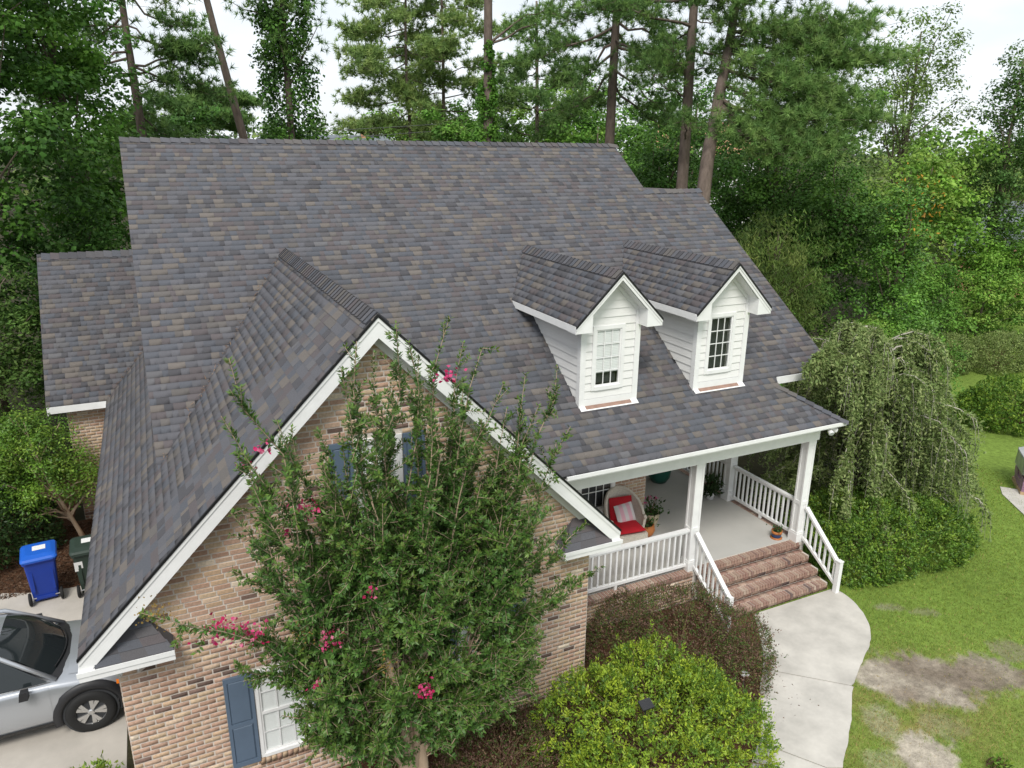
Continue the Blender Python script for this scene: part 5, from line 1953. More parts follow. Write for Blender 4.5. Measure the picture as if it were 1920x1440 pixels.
def bush(name, label, base, lobes, n, leaf, pal, seed, wr=.5, mat='leaf', per=7, cat='bush', group=None, inner=.35, up=.5, flat=1.0, lumps=.12, sprig=.05):
    """dense shrub: leaf rosettes over the noisy surface of its lobes plus leaves inside; lobes relative to the base"""
    rng = np.random.default_rng(seed)
    T = thing(name, label, cat, base, 0, group)
    lobes_ = np.array(lobes, float)
    area = (lobes_[:, 3] * lobes_[:, 4] + lobes_[:, 4] * lobes_[:, 5] + lobes_[:, 3] * lobes_[:, 5])
    w = rng.choice(len(lobes_), int(n * 1.6), p=area / area.sum())
    d = norm_rows(rng.normal(size=(len(w), 3)) * np.array([1, 1, flat]))
    k = 1 + 1.6 * lumps * (fbm(d[:, 0] * 3.1 + w * 7.7 + 11, d[:, 1] * 3.1 + d[:, 2] * 2.3 + 5, seed % 50) - .5) * 2 + .9 * lumps * (fbm(d[:, 0] * 9 + w * 3.7 + 31, d[:, 1] * 9 + d[:, 2] * 7 + 15, seed % 50 + 3, 2) - .5)
    c = lobes_[w, :3] + d * lobes_[w, 3:6] * k[:, None]
    ok = c[:, 2] > .02
    for i, lb in enumerate(lobes_):
        q = (c - lb[:3]) / lb[3:6]
        ok &= ~((np.sum(q * q, 1) < .80) & (w != i))
    c, d = c[ok][:n], d[ok][:n]
    c = c + d * (rng.random((len(c), 1)) < .05) * rng.random((len(c), 1)) * sprig * 2.2
    nn = norm_rows(d / np.ones(3) + np.array([0, 0, up]) + rng.normal(0, .18, d.shape))
    m = len(c)
    idx_ = np.repeat(np.arange(m), per)
    N = len(idx_)
    ax = norm_rows(nn[idx_] * .75 + rng.normal(0, .75, (N, 3)))
    nr = norm_rows(nn[idx_] + rng.normal(0, .4, (N, 3)))
    off = rng.normal(0, leaf * .38, (N, 3)) - nn[idx_] * (rng.random((N, 1)) ** 2 * leaf * 2.2) + nn[idx_] * sprig * (rng.random((N, 1)) ** 4)
    pal_ = np.array(pal)
    cb = pal_[rng.integers(0, len(pal_), m)] * rng.uniform(.8, 1.2, (m, 1))
    col = cb[idx_] * rng.uniform(.8, 1.2, (N, 1))
    cc = c[idx_] + off
    # interior leaves
    ni = int(N * inner)
    w = rng.integers(0, len(lobes_), ni)
    di = norm_rows(rng.normal(size=(ni, 3)))
    ci = lobes_[w, :3] + di * lobes_[w, 3:6] * (.62 + .3 * rng.random((ni, 1)))
    keep = ci[:, 2] > .02
    ci, di = ci[keep], di[keep]
    ni = len(ci)
    cc = np.concatenate([cc, ci])
    ax = np.concatenate([ax, norm_rows(rng.normal(size=(ni, 3)))])
    nr = np.concatenate([nr, norm_rows(di + rng.normal(0, .5, (ni, 3)))])
    col = np.concatenate([col, pick_cols(rng, pal, ni)])
    L = leaf * rng.uniform(.7, 1.3, len(cc))
    leaves('foliage', cc, ax, nr, L, wr, col, mat, T)
    tw = MB()
    ctr = lobes_[:, :3].mean(0)
    for q in c[rng.choice(m, min(30, m), replace=False)]:
        s0 = np.array([ctr[0] + rng.normal(0, .12), ctr[1] + rng.normal(0, .12), -.05])
        branch(tw, s0, q * .97 + s0 * .03, .02, .006, rng, sag=.05, n=4, sides=4)
    tw.build('stems', 'twig_brown', T)
    return T


LEAFK = np.array([1.72, 1.86, 1.15])
_leaves0 = leaves


def leaves(name, c, axis, normal, length, wratio, col, mat, parent):
    return _leaves0(name, c, axis, normal, length, wratio, np.asarray(col) * (LEAFK if mat != 'petal' and name not in ('plain', ) else 1.0), mat, parent)


# ------------------------------------------------------------------ crape myrtle in front of the gable
def crape():
    rng = np.random.default_rng(5)
    base = np.array([2.66, -1.0, 0.0])
    T = thing('crape_myrtle', 'crape myrtle tree with upright shoots and pink blossom before the brick gable', 'tree', tuple(base))
    tips = [(0.87, -1.41, 6.93), (0.76, -1.05, 6.23), (0.92, -1.26, 5.86), (1.32, -0.98, 6.06), (1.72, -0.95, 5.93), (1.9, -1.62, 6.76), (2.06, -1.68, 7.04), (2.49, -0.7, 6.64),
            (2.56, -1.39, 7.12), (2.68, -1.42, 6.92), (3.09, -0.5, 6.49), (3.26, -1.14, 7.07), (3.6, -0.7, 6.65), (3.67, -1.13, 6.68), (3.51, -0.93, 6.19), (3.76, -1.52, 6.33),
            (4.33, -0.94, 6.23), (4.94, -0.66, 6.18), (4.46, -1.07, 5.83), (5.08, -0.81, 5.36), (4.49, -0.89, 5.11), (0.93, -1.62, 5.72), (0.75, -0.79, 5.01), (1.26, -0.99, 5.38), (1.67, -1.34, 5.64)]
    low = [(-0.2, -1.67, 4.53), (0.07, -0.95, 3.8), (0.6, -1.18, 3.33), (0.82, -0.91, 3.47), (1.3, -0.73, 2.1), (1.68, -0.91, 2.35), (0.69, -0.79, 4.3), (0.64, -1.27, 3.83),
           (5.7, -0.82, 3.1), (5.06, -1.21, 3.23), (5.05, -0.67, 3.7), (5.45, -0.73, 3.81), (4.25, -1.59, 2.95), (3.89, -1.55, 2.63), (3.71, -1.46, 2.05), (3.66, -0.64, 1.5),
           (1.77, -1.22, 1.74), (2.15, -1.01, 1.5), (4.52, -1.37, 3.14), (3.22, -1.14, 1.5)]
    # filling shoots in the body of the crown
    fill = []
    for _ in range(58):
        x = rng.uniform(1.0, 4.75)
        fill.append((x, -1.0 + rng.normal(0, .55), rng.uniform(2.6, 5.6) - .25 * abs(x - 2.8)))
    for _ in range(30):
        x = rng.uniform(1.5, 4.3)
        fill.append((x, -1.05 + rng.normal(0, .35), rng.uniform(4.7, 6.4) - .3 * abs(x - 2.9)))
    for _ in range(36):
        x = rng.uniform(1.2, 4.4)
        fill.append((x, -1.35 + rng.normal(0, .25), rng.uniform(1.75, 3.2)))
    wood = MB()
    crotch = base + np.array([0.02, 0, 1.15])
    stems = []
    for (dx, dy, h, r) in ((-.75, .1, 2.2, .062), (-.40, -.25, 2.5, .062), (-.1, .2, 2.7, .065), (.2, -.2, 2.7, .062), (.55, .1, 2.6, .06), (.95, -.1, 2.2, .055), (-.95, -.2, 1.6, .06), (1.15, .15, 1.6, .06)):
        e = crotch + np.array([dx, dy, h - .6])
        pts = branch(wood, crotch + np.array([dx * .06, dy * .06, -.25]), e, r * 1.15, r * .55, rng, sag=.04, n=6, wob=.05, sides=8)
        stems.append(pts)
    branch(wood, base + np.array([0, 0, -.1]), crotch + np.array([0, 0, .02]), .13, .12, rng, n=4, wob=.03, sides=10)
    for dx in (-.09, .10):
        branch(wood, base + np.array([dx * 1.6, -.04, -.1]), crotch + np.array([dx, 0, .1]), .10, .085, rng, n=4, wob=.03, sides=8)
    LC, LA, LN, LL, LCOL = [], [], [], [], []
    young = np.array([.12, .14, .03])
    bronze = np.array([.13, .085, .035])
    pal = np.array([(.032, .076, .027), (.041, .090, .030), (.052, .108, .034), (.029, .066, .027)])

    def leafy(p0, p1, n, tipness):
        t = rng.random(n)
        c = p0 + (p1 - p0) * t[:, None]
        d = unit(p1 - p0)
        side = norm_rows(np.cross(d, rng.normal(size=(n, 3))))
        ax = norm_rows(side + d * .55)
        nr = norm_rows(np.cross(ax, np.cross(d, ax)) + np.array([0, 0, .9]) + rng.normal(0, .35, (n, 3)))
        f = np.clip(tipness * (.25 + .75 * t) * rng.uniform(.3, 1.3, n), 0, 1)[:, None]
        col = pal[rng.integers(0, 4, n)] * rng.uniform(.8, 1.25, (n, 1))
        tgt = np.where(rng.random((n, 1)) < .25, bronze, young)
        col = col * (1 - f * .8) + tgt * f * .8
        LC.append(c); LA.append(ax); LN.append(nr); LL.append(rng.uniform(.047, .084, n) * (1 - .25 * f[:, 0])); LCOL.append(col)

    for gi, group_ in enumerate((tips, low, fill)):
        for tip in group_:
            tip = np.array(tip, float)
            st = min(stems, key=lambda P: abs(P[-1][0] - (crotch[0] + (tip[0] - crotch[0]) * .6)) + abs(P[-1][1] - tip[1]) * .5 + rng.random() * .5)
            if gi == 1:
                a = st[int(rng.integers(2, 5))]
            else:
                a = st[int(rng.integers(3, 7))]
            if tip[2] < a[2]:
                a = st[1] if tip[2] > 2.0 else st[0]
            L = np.linalg.norm(tip - a)
            pts = branch(wood, a, tip, .016 if gi == 0 else .011, .004, rng, sag=.05 if gi != 1 else .10, n=7, wob=.07, sides=5)
            for i in range(2, 7):
                p0, p1 = pts[i], pts[i + 1]
                f = i / 7
                dens = 1.0
                leafy(p0, p1, int(62 * np.linalg.norm(p1 - p0) / .5), .12 if f < .6 else .9 * (f - .3))
                # side twigs
                ntw = int(rng.integers(6, 10)) if f < .8 else 1
                if gi == 1 and tip[0] < .3:
                    ntw = 1
                for _ in range(ntw):
                    q0 = p0 + (p1 - p0) * rng.random()
                    dr = unit(unit(p1 - p0) * .7 + rng.normal(0, .75, 3) + np.array([0, 0, .2]))
                    ln = rng.uniform(.18, .52) * (1.15 - .75 * f)
                    q1 = q0 + dr * ln
                    branch(wood, q0, q1, .006, .003, rng, n=2, wob=.03, sides=3)
                    leafy(q0, q1, int(ln * 104) + 6, .18 if f < .55 else .45)
    c, a, n_, l_, col = (np.concatenate(q) for q in (LC, LA, LN, LL, LCOL))
    ok = c[:, 1] < WY - .06
    leaves('foliage', c[ok] - base, a[ok], n_[ok], l_[ok], .40, col[ok], 'leaf_glossy', T)
    wood.v = [tuple(np.array(q) - base) for q in wood.v]
    wood.build('trunk', 'bark_crape', T, True)
    fl = [(0.45, -1.29, 3.92), (0.79, -1.32, 3.75), (0.64, -1.13, 3.74), (1.53, -1.13, 5.04), (1.35, -0.88, 4.72), (1.31, -1.05, 5.01), (1.28, -0.86, 5.29), (1.93, -1.32, 3.82), (1.56, -1.2, 3.18),
          (1.65, -1.36, 3.47), (1.44, -1.47, 3.0), (1.67, -1.21, 2.31), (2.71, -1.53, 2.5), (3.1, -1.34, 6.43), (3.27, -1.23, 6.44), (1.08, -1.43, 5.96), (0.98, -0.94, 5.6),
          (0.69, -1.14, 4.51), (2.08, -1.57, 4.08), (0.78, -1.55, 4.56)]
    big = {0, 1, 2, 3, 9, 11, 12}
    for i, f in enumerate(fl):
        if i in (5, 6, 7, 8, 17, 19):
            continue
        m = 64 if i in big else 16
        f = np.array(f) - base
        c = f + rng.normal(0, 1, (m, 3)) * np.array([.085, .05, .07]) * (.95 if i in big else .6)
        col = np.array([srgb(198, 48, 108), srgb(212, 84, 132), srgb(182, 40, 88), srgb(216, 120, 150)])[rng.integers(0, 4, m)] * rng.uniform(.8, 1.15, (m, 1))
        leaves('blossom', c, rng.normal(size=(m, 3)), rng.normal(size=(m, 3)) + np.array([0, -.5, .5]), rng.uniform(.03, .06, m), .85, col, 'petal', T)
    for s_ in ((-.14, -1.62, 4.46), (0.0, -1.5, 4.36), (1.35, -1.3, 3.55), (2.2, -1.6, 3.1), (0.75, -1.2, 3.6)):      # seed heads
        m = 50
        c = np.array(s_) - base + rng.normal(0, .07, (m, 3))
        leaves('seed_head', c, rng.normal(size=(m, 3)), rng.normal(size=(m, 3)), rng.uniform(.02, .035, m), .9, np.array([.30, .20, .06]) * rng.uniform(.7, 1.2, (m, 1)), 'petal', T)['kind'] = 'stuff'


crape()

# ------------------------------------------------------------------ shrubs near the house
YG = [(.155, .200, .028), (.126, .176, .028), (.186, .222, .032), (.085, .135, .024), (.052, .092, .022)]
PUR = [(.080, .046, .055), (.105, .056, .070), (.060, .046, .034), (.135, .075, .080), (.050, .070, .028), (.080, .085, .036), (.045, .075, .028)]
GRN = [(.050, .095, .020), (.066, .118, .024), (.090, .140, .028), (.038, .074, .018), (.120, .165, .034)]
gzf = lambda x, y: float(gz(x, y))
bush('azalea_bush', 'rounded yellow green azalea bush between the walkway and the brick gable', (6.4, -1.35, gzf(6.4, -1.3)),
     [(0, 0, .30, 1.55, 1.15, 1.02), (-.72, .45, .35, .95, .85, 1.08), (.95, -.42, .2, .88, .85, .88), (-.2, -.8, .2, 1.25, .8, .88), (.3, .65, .35, .85, .62, 1.12), (1.0, .25, .25, .7, .6, .92), (-1.1, -.3, .1, .6, .6, .8)], 4700, .054, YG, 21, wr=.44, mat='leaf_glossy', per=16, sprig=.11, lumps=.15)
bush('loropetalum_bush', 'dark purple loropetalum bush beside the brick steps', (8.3, .45, gzf(8.3, .45)),
     [(0, .05, .42, 1.4, 1.12, 1.02), (-.75, .5, .38, .9, .75, .92), (.85, -.45, .3, .8, .75, .85), (.55, -.85, .1, .75, .65, .78)], 9000, .038, PUR, 22, wr=.5, per=5, sprig=.10, lumps=.08)
bush('loropetalum_bush', 'low purple brown loropetalum bush behind the crape myrtle trunk', (4.25, -.72, gzf(4.2, -.7)),
     [(0, 0, .12, 1.05, .75, .42), (-.75, -.35, .1, .8, .7, .36), (.6, .15, .1, .7, .6, .45)], 4200, .038, PUR, 23, wr=.5, per=5, sprig=.09, lumps=.1)
bush('privet_hedge', 'broad mid green rounded hedge along the porch end', (15.35, 1.75, gzf(15.3, 1.7)),
     [(-.6, 0, .35, 1.55, 1.15, 1.05), (.8, -.1, .35, 1.45, 1.2, .95), (1.6, -.35, .25, .85, .8, .85), (-1.3, -.3, .3, .8, .8, .95), (-.2, .9, .3, 1.7, .8, 1.0)], 4800, .066, GRN, 24, wr=.48, mat='leaf_glossy', per=11, sprig=.07, lumps=.12, cat='hedge')
bush('corner_shrub', 'small pale leaved shrub at the foot of the brick corner', (-1.45, 1.0, .0), [(0, 0, .25, .38, .3, .36), (.2, .1, .25, .25, .22, .38)], 260, .07, [(.17, .21, .05), (.12, .17, .045), (.08, .13, .04)], 25, wr=.45, per=5, sprig=.12)
bush('dark_shrub', 'very dark glossy shrub behind the blue bin', (-4.1, 9.3, 0), [(0, 0, .9, 1.3, 1.1, 1.15), (1.0, .25, .6, .8, .8, .9), (-.9, -.2, .9, 1.0, 1.0, 1.2)], 2200, .095, [(.014, .030, .014), (.020, .040, .017), (.028, .05, .02)], 26, wr=.45, mat='leaf_glossy', per=5)
broadleaf('privet_tree', 'small bright green multi stemmed tree before the left wing', (-1.95, 9.55, 0), [(-.55, -.2, 2.15, 1.05, .95, 1.0), (-1.0, -.1, 1.55, .8, .8, .65), (.10, -.1, 1.75, .65, .6, .65), (-.65, 0, 2.95, .55, .5, .55), (-1.2, .1, 2.3, .6, .7, .8)],
          250, 76, .068, [(.06, .115, .02), (.075, .13, .024), (.048, .092, .02), (.095, .14, .028)], 27, trunk_r=.06, crad=(.34, .34, .24), wr=.48, mat='leaf_glossy', bark='bark_crape', limbs=30)
tw = bush('leggy_seedling', 'thin leafy seedling at the edge of the bare lawn', (11.35, -3.75, gzf(11.35, -3.75)), [(0, 0, .12, .12, .1, .14)], 22, .09, GRN, 29, wr=.35, per=4, cat='plant')
bush('round_bush', 'wide low green bush standing alone on the far lawn', (27.9, 6.3, gzf(27.9, 6.3)), [(0, 0, .5, 1.9, 1.5, 1.05), (1.3, -.6, .45, 1.4, 1.2, .95), (-.9, .4, .35, 1.1, 1.0, .85)], 3200, .11, GRN, 30, wr=.5, per=5, lumps=.16)
for i, (x, y, rx, rz_) in enumerate(((31.6, 11.6, 1.0, .95), (34.0, 10.9, 1.5, 1.0), (36.6, 9.6, 1.4, 1.0))):
    bush('clipped_hedge', ['grey green clipped block shrub beside the weeping tree, at the lawn end', 'wider grey green clipped block shrub at the lawn end', 'grey green clipped block shrub at the lawn end, past the wider one'][i],
         (x, y, gzf(x, y)), [(0, 0, .70, rx, 1.0, rz_), (-.45 * rx, 0, .70, rx * .55, .95, rz_ * .97), (.45 * rx, .0, .70, rx * .55, .95, rz_ * .97)], 1500, .085, [(.125, .15, .075), (.15, .175, .09), (.095, .12, .06)], 31 + i, wr=.5, per=5, cat='hedge', lumps=.04)


# ------------------------------------------------------------------ weeping tree
def weeping():
    rng = np.random.default_rng(8)
    base = np.array([16.35, 3.75, gzf(16.35, 3.75)])
    T = thing('weeping_tree', 'weeping yaupon tree with pale arching twigs beside the porch', 'tree', tuple(base))
    wood, pale = MB(), MB()
    C, A, Nn, Ls, K = [], [], [], [], []
    pal = np.array([(.115, .148, .078), (.145, .172, .098), (.092, .122, .062), (.18, .195, .125)])
    stems = []
    for k in range(5):
        a = k * 1.3
        e = np.array([.55 * math.cos(a), .5 * math.sin(a), 4.2 + .9 * rng.random()])
        stems.append(branch(wood, (.08 * math.cos(a), .08 * math.sin(a), -.1), e, .075, .03, rng, n=7, wob=.09, sides=6))
    heads = []
    for i in range(116):
        st = stems[i % 5]
        p = st[int(rng.integers(1, 8))]
        a = rng.uniform(0, 2 * PI) if i % 4 else -.45 + rng.normal(0, .6)
        h = p[2]
        reach = rng.uniform(.5 if i % 4 else .75, 1.0) * (3.25 - .60 * max(0, h - 1.2))
        e = p + np.array([math.cos(a) * reach, math.sin(a) * reach, rng.uniform(-.45, .55)])
        if base[0] + e[0] < 14.5 and base[1] + e[1] > 2.75 and e[2] > 2.6:
            e[0] = 14.5 - base[0]
        pts = []
        for t in np.linspace(0, 1, 7):
            q = p + (e - p) * t
            q = q + np.array([0, 0, .62 * math.sin(PI * min(t * .95, 1)) * reach * .5])
            pts.append(q + rng.normal(0, .03, 3))
        pale.tube(pts, [.026 - .003 * k for k in range(7)], 5, caps=False)
        heads.append((p, e, pts))
    for e in ((13.75, 2.05, 4.15), (13.95, 2.25, 4.5), (14.25, 2.35, 4.75), (14.5, 2.0, 4.5), (14.3, 1.9, 4.0), (13.75, 1.75, 3.65), (14.6, 2.5, 5.0), (14.1, 2.1, 4.3), (13.7, 2.3, 4.35), (15.0, 2.2, 4.8), (12.95, 2.5, 4.4), (13.2, 2.5, 4.6), (13.35, 2.5, 4.5), (13.3, 2.45, 4.35), (13.5, 2.5, 4.7), (13.5, 2.5, 4.35), (13.05, 2.45, 4.25)):
        p = stems[int(rng.integers(0, 5))][5]
        e = np.array(e) - base
        pts = [p + (e - p) * t + np.array([0, 0, .55 * math.sin(PI * t)]) + rng.normal(0, .03, 3) for t in np.linspace(0, 1, 7)]
        pale.tube(pts, [.026 - .003 * k for k in range(7)], 5, caps=False)
        heads.append((p, e, pts[3:] + pts[-3:]))
    for (p, e, pts) in heads:
        for j in range(50):
            s_ = rng.uniform(.25, 1.0) * 6
            i = min(int(s_), 5)
            b0 = pts[i] + (pts[i + 1] - pts[i]) * (s_ - i)
            ln = rng.uniform(.4, 1.6) * (1 if e[0] > -1.6 else (.6 if e[0] > -2.75 else .3))
            out = unit(np.array([b0[0], b0[1], 0]) + rng.normal(0, .8, 3) * np.array([1, 1, 0]))
            q = []
            for t in np.linspace(0, 1, 5):
                q.append(b0 + out * .34 * (1 - (1 - t) ** 2) * min(1, ln) + np.array([0, 0, .10 * math.sin(PI * t * .8) - ln * t ** 1.7]) + rng.normal(0, .012, 3))
            if q[-1][2] < .15:
                continue
            if j < 12:
                pale.tube(q, [.011, .009, .007, .005, .004], 3, caps=False)
            m = 26
            tt = rng.random(m) * .96 + .02
            ii = np.minimum((tt * 4).astype(int), 3)
            Q = np.array(q)
            c = Q[ii] + (Q[ii + 1] - Q[ii]) * (tt * 4 - ii)[:, None]
            d = Q[ii + 1] - Q[ii]
            C.append(c + rng.normal(0, .025, (m, 3)))
            A.append(norm_rows(norm_rows(d) * .5 + rng.normal(0, .7, (m, 3))))
            Nn.append(rng.normal(0, .6, (m, 3)) + np.array([0, 0, 1.0]))
            Ls.append(rng.uniform(.065, .125, m))
            K.append(pal[rng.integers(0, 4, m)] * rng.uniform(.75, 1.25, (m, 1)))
    leaves('crown', np.concatenate(C), np.concatenate(A), np.concatenate(Nn), np.concatenate(Ls), .42, np.concatenate(K), 'leaf', T)
    wood.build('trunk', 'bark_grey', T, True)
    pale.build('twigs', 'twig_pale', T, True)


weeping()

# ------------------------------------------------------------------ woodland, driveway side
broadleaf('maple_tree', 'tall dark maple with layered leaves beyond the left wing', (-4.2, 16.6, 0), [(.2, 0, 4.5, 3.2, 2.6, 3.2), (1.2, -.3, 8.5, 2.9, 2.6, 3.0), (-.8, 0, 12.0, 3.4, 2.8, 3.2), (1.4, 0, 14.5, 2.6, 2.6, 2.4), (-1.6, .2, 8.0, 2.6, 2.2, 3)],
          320, 100, .16, GREEN_D, 41, trunk_r=.22, crad=(.95, .95, .42), wr=.8)
broadleaf('maple_tree', 'tall maple with brighter leaf edges behind the left ridge end', (-1.5, 20.8, 0), [(-.2, 0, 5.2, 2.2, 2.2, 3.2), (.3, -.2, 9.2, 2.1, 2.2, 2.8), (-.2, 0, 12.6, 2.0, 2.2, 2.6), (-1.2, 0, 15.5, 2.2, 2.2, 2.2)],
          250, 98, .17, GREEN_M, 42, trunk_r=.2, crad=(.9, .9, .42), wr=.8)
broadleaf('maple_tree', 'dark maple crowding the driveway edge', (-7.6, 14.2, 0), [(0, 0, 4, 3, 2.6, 3), (.4, 0, 9, 3, 2.6, 3.4), (0, 0, 13, 2.6, 2.5, 2.6)], 130, 95, .17, GREEN_D, 43, trunk_r=.2, crad=(1.0, 1.0, .5), wr=.8)
broadleaf('understory_tree', 'low olive leaved tree under the dark maple', (-3.9, 13.2, 0), [(0, 0, 2.6, 1.7, 1.5, 2.0), (.5, 0, 4.6, 1.3, 1.3, 1.4), (-.8, 0, 4.0, 1.3, 1.2, 1.6)], 130, 95, .11, [(.042, .078, .026), (.055, .092, .032), (.07, .105, .04)], 44, trunk_r=.08, crad=(.55, .55, .32), wr=.5)
broadleaf('understory_tree', 'very dark bushy tree behind the small privet tree', (-4.6, 11.2, 0), [(0, 0, 1.8, 1.7, 1.3, 1.9), (.9, .2, 1.4, 1.2, 1.1, 1.5)], 110, 90, .10, [(.018, .038, .016), (.026, .05, .02), (.034, .062, .024)], 45, trunk_r=.08, crad=(.5, .5, .32), wr=.5)
broadleaf('understory_tree', 'leafy sapling between the two maples beyond the left wing', (-1.5, 17.3, 0), [(0, 0, 3.0, 1.5, 1.3, 2.4), (.2, 0, 5.6, 1.3, 1.2, 1.8)], 110, 90, .12, GREEN_D, 46, trunk_r=.07, crad=(.6, .6, .4), wr=.6)
rng_ = np.random.default_rng(3)
pine('dense dark pine with a long limb reaching over the open sky', (0.5, 26.6, 0), [(0, 0, -.1), (.1, 0, 8), (.0, .1, 14), (.1, 0, 19)], .24,
     auto_limbs(rng_, 34, 5.0, 18, 19, 2.9, (-.15, 0), 'x') + [(.52, (2.6, -.4, 12.6)), (.54, (3.0, -.6, 12.9)), (.5, (2.2, -.3, 11.4))], 51, tufts=26, k=24, nl=.30, nw=.016)
pine('leaning pine with a bare rust brown trunk behind the main ridge', (6.6, 29.6, 0), [(0, 0, -.1), (-.9, .1, 5), (-1.7, .2, 9.2), (-2.75, .3, 15.3), (-3.3, .4, 20)], .30,
     [(.75, (-5.4, -.3, 15.2)), (.77, (-4.9, .3, 14.3)), (.80, (-5.6, .2, 16.2)), (.86, (-1.0, 0, 17.5)), (.9, (-4.8, .5, 18.2)), (.95, (-2.0, .2, 19.5)), (.92, (-4.2, -1, 19)), (.78, (-2.0, -1.2, 16.0))], 52, tufts=15, k=22, nl=.28, nw=.012, pal=PINE_L)
pine('far umbrella shaped pine with a pale forked trunk', (6.3, 58.5, 0), [(0, 0, -.1), (.1, 0, 6), (-.3, 0, 10), (.2, 0, 13)], .2, auto_limbs(rng_, 26, 9.5, 12.5, 13, 3.0, (0, 0), 'x', .2), 53, tufts=26, k=18, nl=.42, nw=.03, pal=PINE)


def ivy_column(label, base, height, prof, n, seed, leaf=.13, pal=GREEN_D, trunk_top=None, group=None, r0=.2, extra=None):
    """a tree trunk sheathed in vines: prof = [(z, radius)]"""
    rng = np.random.default_rng(seed)
    T = thing('vine_clad_tree', label, 'tree', base, 0, group)
    top = trunk_top or (0, 0, height)
    tp = [np.array([top[0] * t, top[1] * t, -.1 + (top[2] + .1) * t]) for t in np.linspace(0, 1, 9)]
    tm = MB().tube(tp, [r0 * (1 - .55 * k / 8) for k in range(9)], 9)
    zs, rs = [p[0] for p in prof], [p[1] for p in prof]
    nc = n // 70
    z = rng.uniform(zs[0], zs[-1], nc)
    a = rng.uniform(0, 2 * PI, nc)
    r = np.interp(z, zs, rs) * (.15 + 1.25 * fbm(a * 1.3 + 9, z * .9, seed)) * rng.uniform(.75, 1.1, nc)
    cx, cy = top[0] * z / top[2], top[1] * z / top[2]
    C = np.stack([cx + r * np.cos(a), cy + r * np.sin(a), z], 1)
    R_ = np.stack([np.interp(z, zs, rs) * .34 + .06] * 2 + [np.interp(z, zs, rs) * .38 + .14], 1)
    c, ax, nr, L, col = clump_leaves(rng, C, R_, 70, leaf, pal, .35, .5, .5)
    leaves('vine', c, ax, nr, L, .72, col, 'leaf', T)
    if extra:
        P, D = [], []
        for end in extra:
            end = np.array(end, float)
            k = min(int((end[2] - .8) / top[2] * 8), 7)
            pts = branch(tm, tp[k], end, .06, .012, rng, sag=.05, n=5, wob=.08, sides=5)
            for j in range(int(26 * max(1, np.linalg.norm(end - tp[k]) / 2))):
                s_ = rng.uniform(.35, 1) * 5
                i = min(int(s_), 4)
                off = rng.normal(0, .42, 3) * np.array([1, 1, .5])
                P.append(pts[i] + (pts[i + 1] - pts[i]) * (s_ - i) + off)
                D.append(unit(off + np.array([0, 0, .4])))
        needle_mesh('needles', np.array(P), np.array(D), 24, .28, .013, PINE, rng, T)
    tm.build('trunk', 'bark_pine', T, True)
    return T


ivy_column('pine smothered to its crown in dark vines behind the main ridge', (6.4, 25.8, 0), 18, [(2, 1.7), (8, 1.35), (10, 1.3), (12, 1.2), (14, 1.1), (15.5, 1.0), (17.5, .7)], 24000, 54, leaf=.15,
           extra=[(-1.9, 0, 14.3), (-1.5, -.4, 15.2), (1.4, .2, 14.6), (1.2, -.3, 15.8), (-.8, .4, 16.4), (.3, -1.0, 14.6), (-.4, -1.1, 13.4), (1.3, -.5, 13.6)])
ivy_column('straight pine with vines climbing its lower trunk', (14.4, 23.0, 0), 21, [(4, .8), (8.8, .55), (9.6, .48), (11, .40), (12.5, .28), (13.2, .16)], 12000, 55, leaf=.12, pal=[(.040, .095, .02), (.055, .120, .025), (.07, .14, .03)], r0=.29,
           extra=[(2.6, -.9, 14.7), (3.2, -1.2, 14.2), (1.8, .4, 17), (-1.6, .3, 17.8), (1.0, -1.2, 18.4), (-1, .9, 19), (.9, .9, 20)])
for i, (b_, h, lb) in enumerate((((18.6, 46.8, 0), 21, 'airy pine with layered pale tufts standing toward the vine smothered pine'), ((20.6, 45.4, 0), 22, 'airy pine with layered pale tufts standing toward the ivy trunk pine'))):
    r_ = np.random.default_rng(60 + i)
    pine(lb, b_, [(0, 0, -.1), (.1, 0, 8), (-.1 + .3 * i, 0, 15), (.1, 0, h)], .2, auto_limbs(r_, 32, 8.5, h - 1, h, 4.0, ((-.22, .0) if i == 0 else (.18, 0)), 'x', .15), 62 + i, tufts=22, k=18, nl=.40, nw=.026, pal=PINE_L, spread=.55, group='airy pines beyond the roof')
pine('round headed pine growing behind the ivy trunk', (20.9, 31.2, 0), [(0, 0, -.1), (.2, 0, 8), (0, 0, 16.5)], .2, auto_limbs(rng_, 30, 7.0, 15.5, 16.5, 2.9, (0, 0), 'x', .2), 64, tufts=26, k=20, nl=.34, nw=.020, pal=PINE)
pine('tall pine with a dark straight trunk by the end of the main ridge', (18.0, 18.8, 0), [(0, 0, -.1), (.05, 0, 9), (.1, 0, 15), (.1, 0, 21)], .27, auto_limbs(rng_, 30, 9.6, 18, 21, 2.7, (.05, -.05), 'x', .1), 65, tufts=26, k=26, nl=.28, nw=.012)
pine('tall pine with a grey brown trunk behind the lower ridge', (18.0, 13.9, gzf(18, 13.9)), [(0, 0, -.1), (.35, .3, 7.6), (.75, .9, 14.2), (1.0, 1.1, 21)], .28, auto_limbs(rng_, 16, 11.2, 18, 21, 2.6, (-.2, .1), 'x', .1) + [(.42, (-.5, -.6, 10.2)), (.5, (-1.4, .2, 11.6)), (.52, (-1.0, -.4, 12.6))], 66, tufts=26, k=28, nl=.26, nw=.011)
TB = np.array([16.95, 11.35, 0.0])
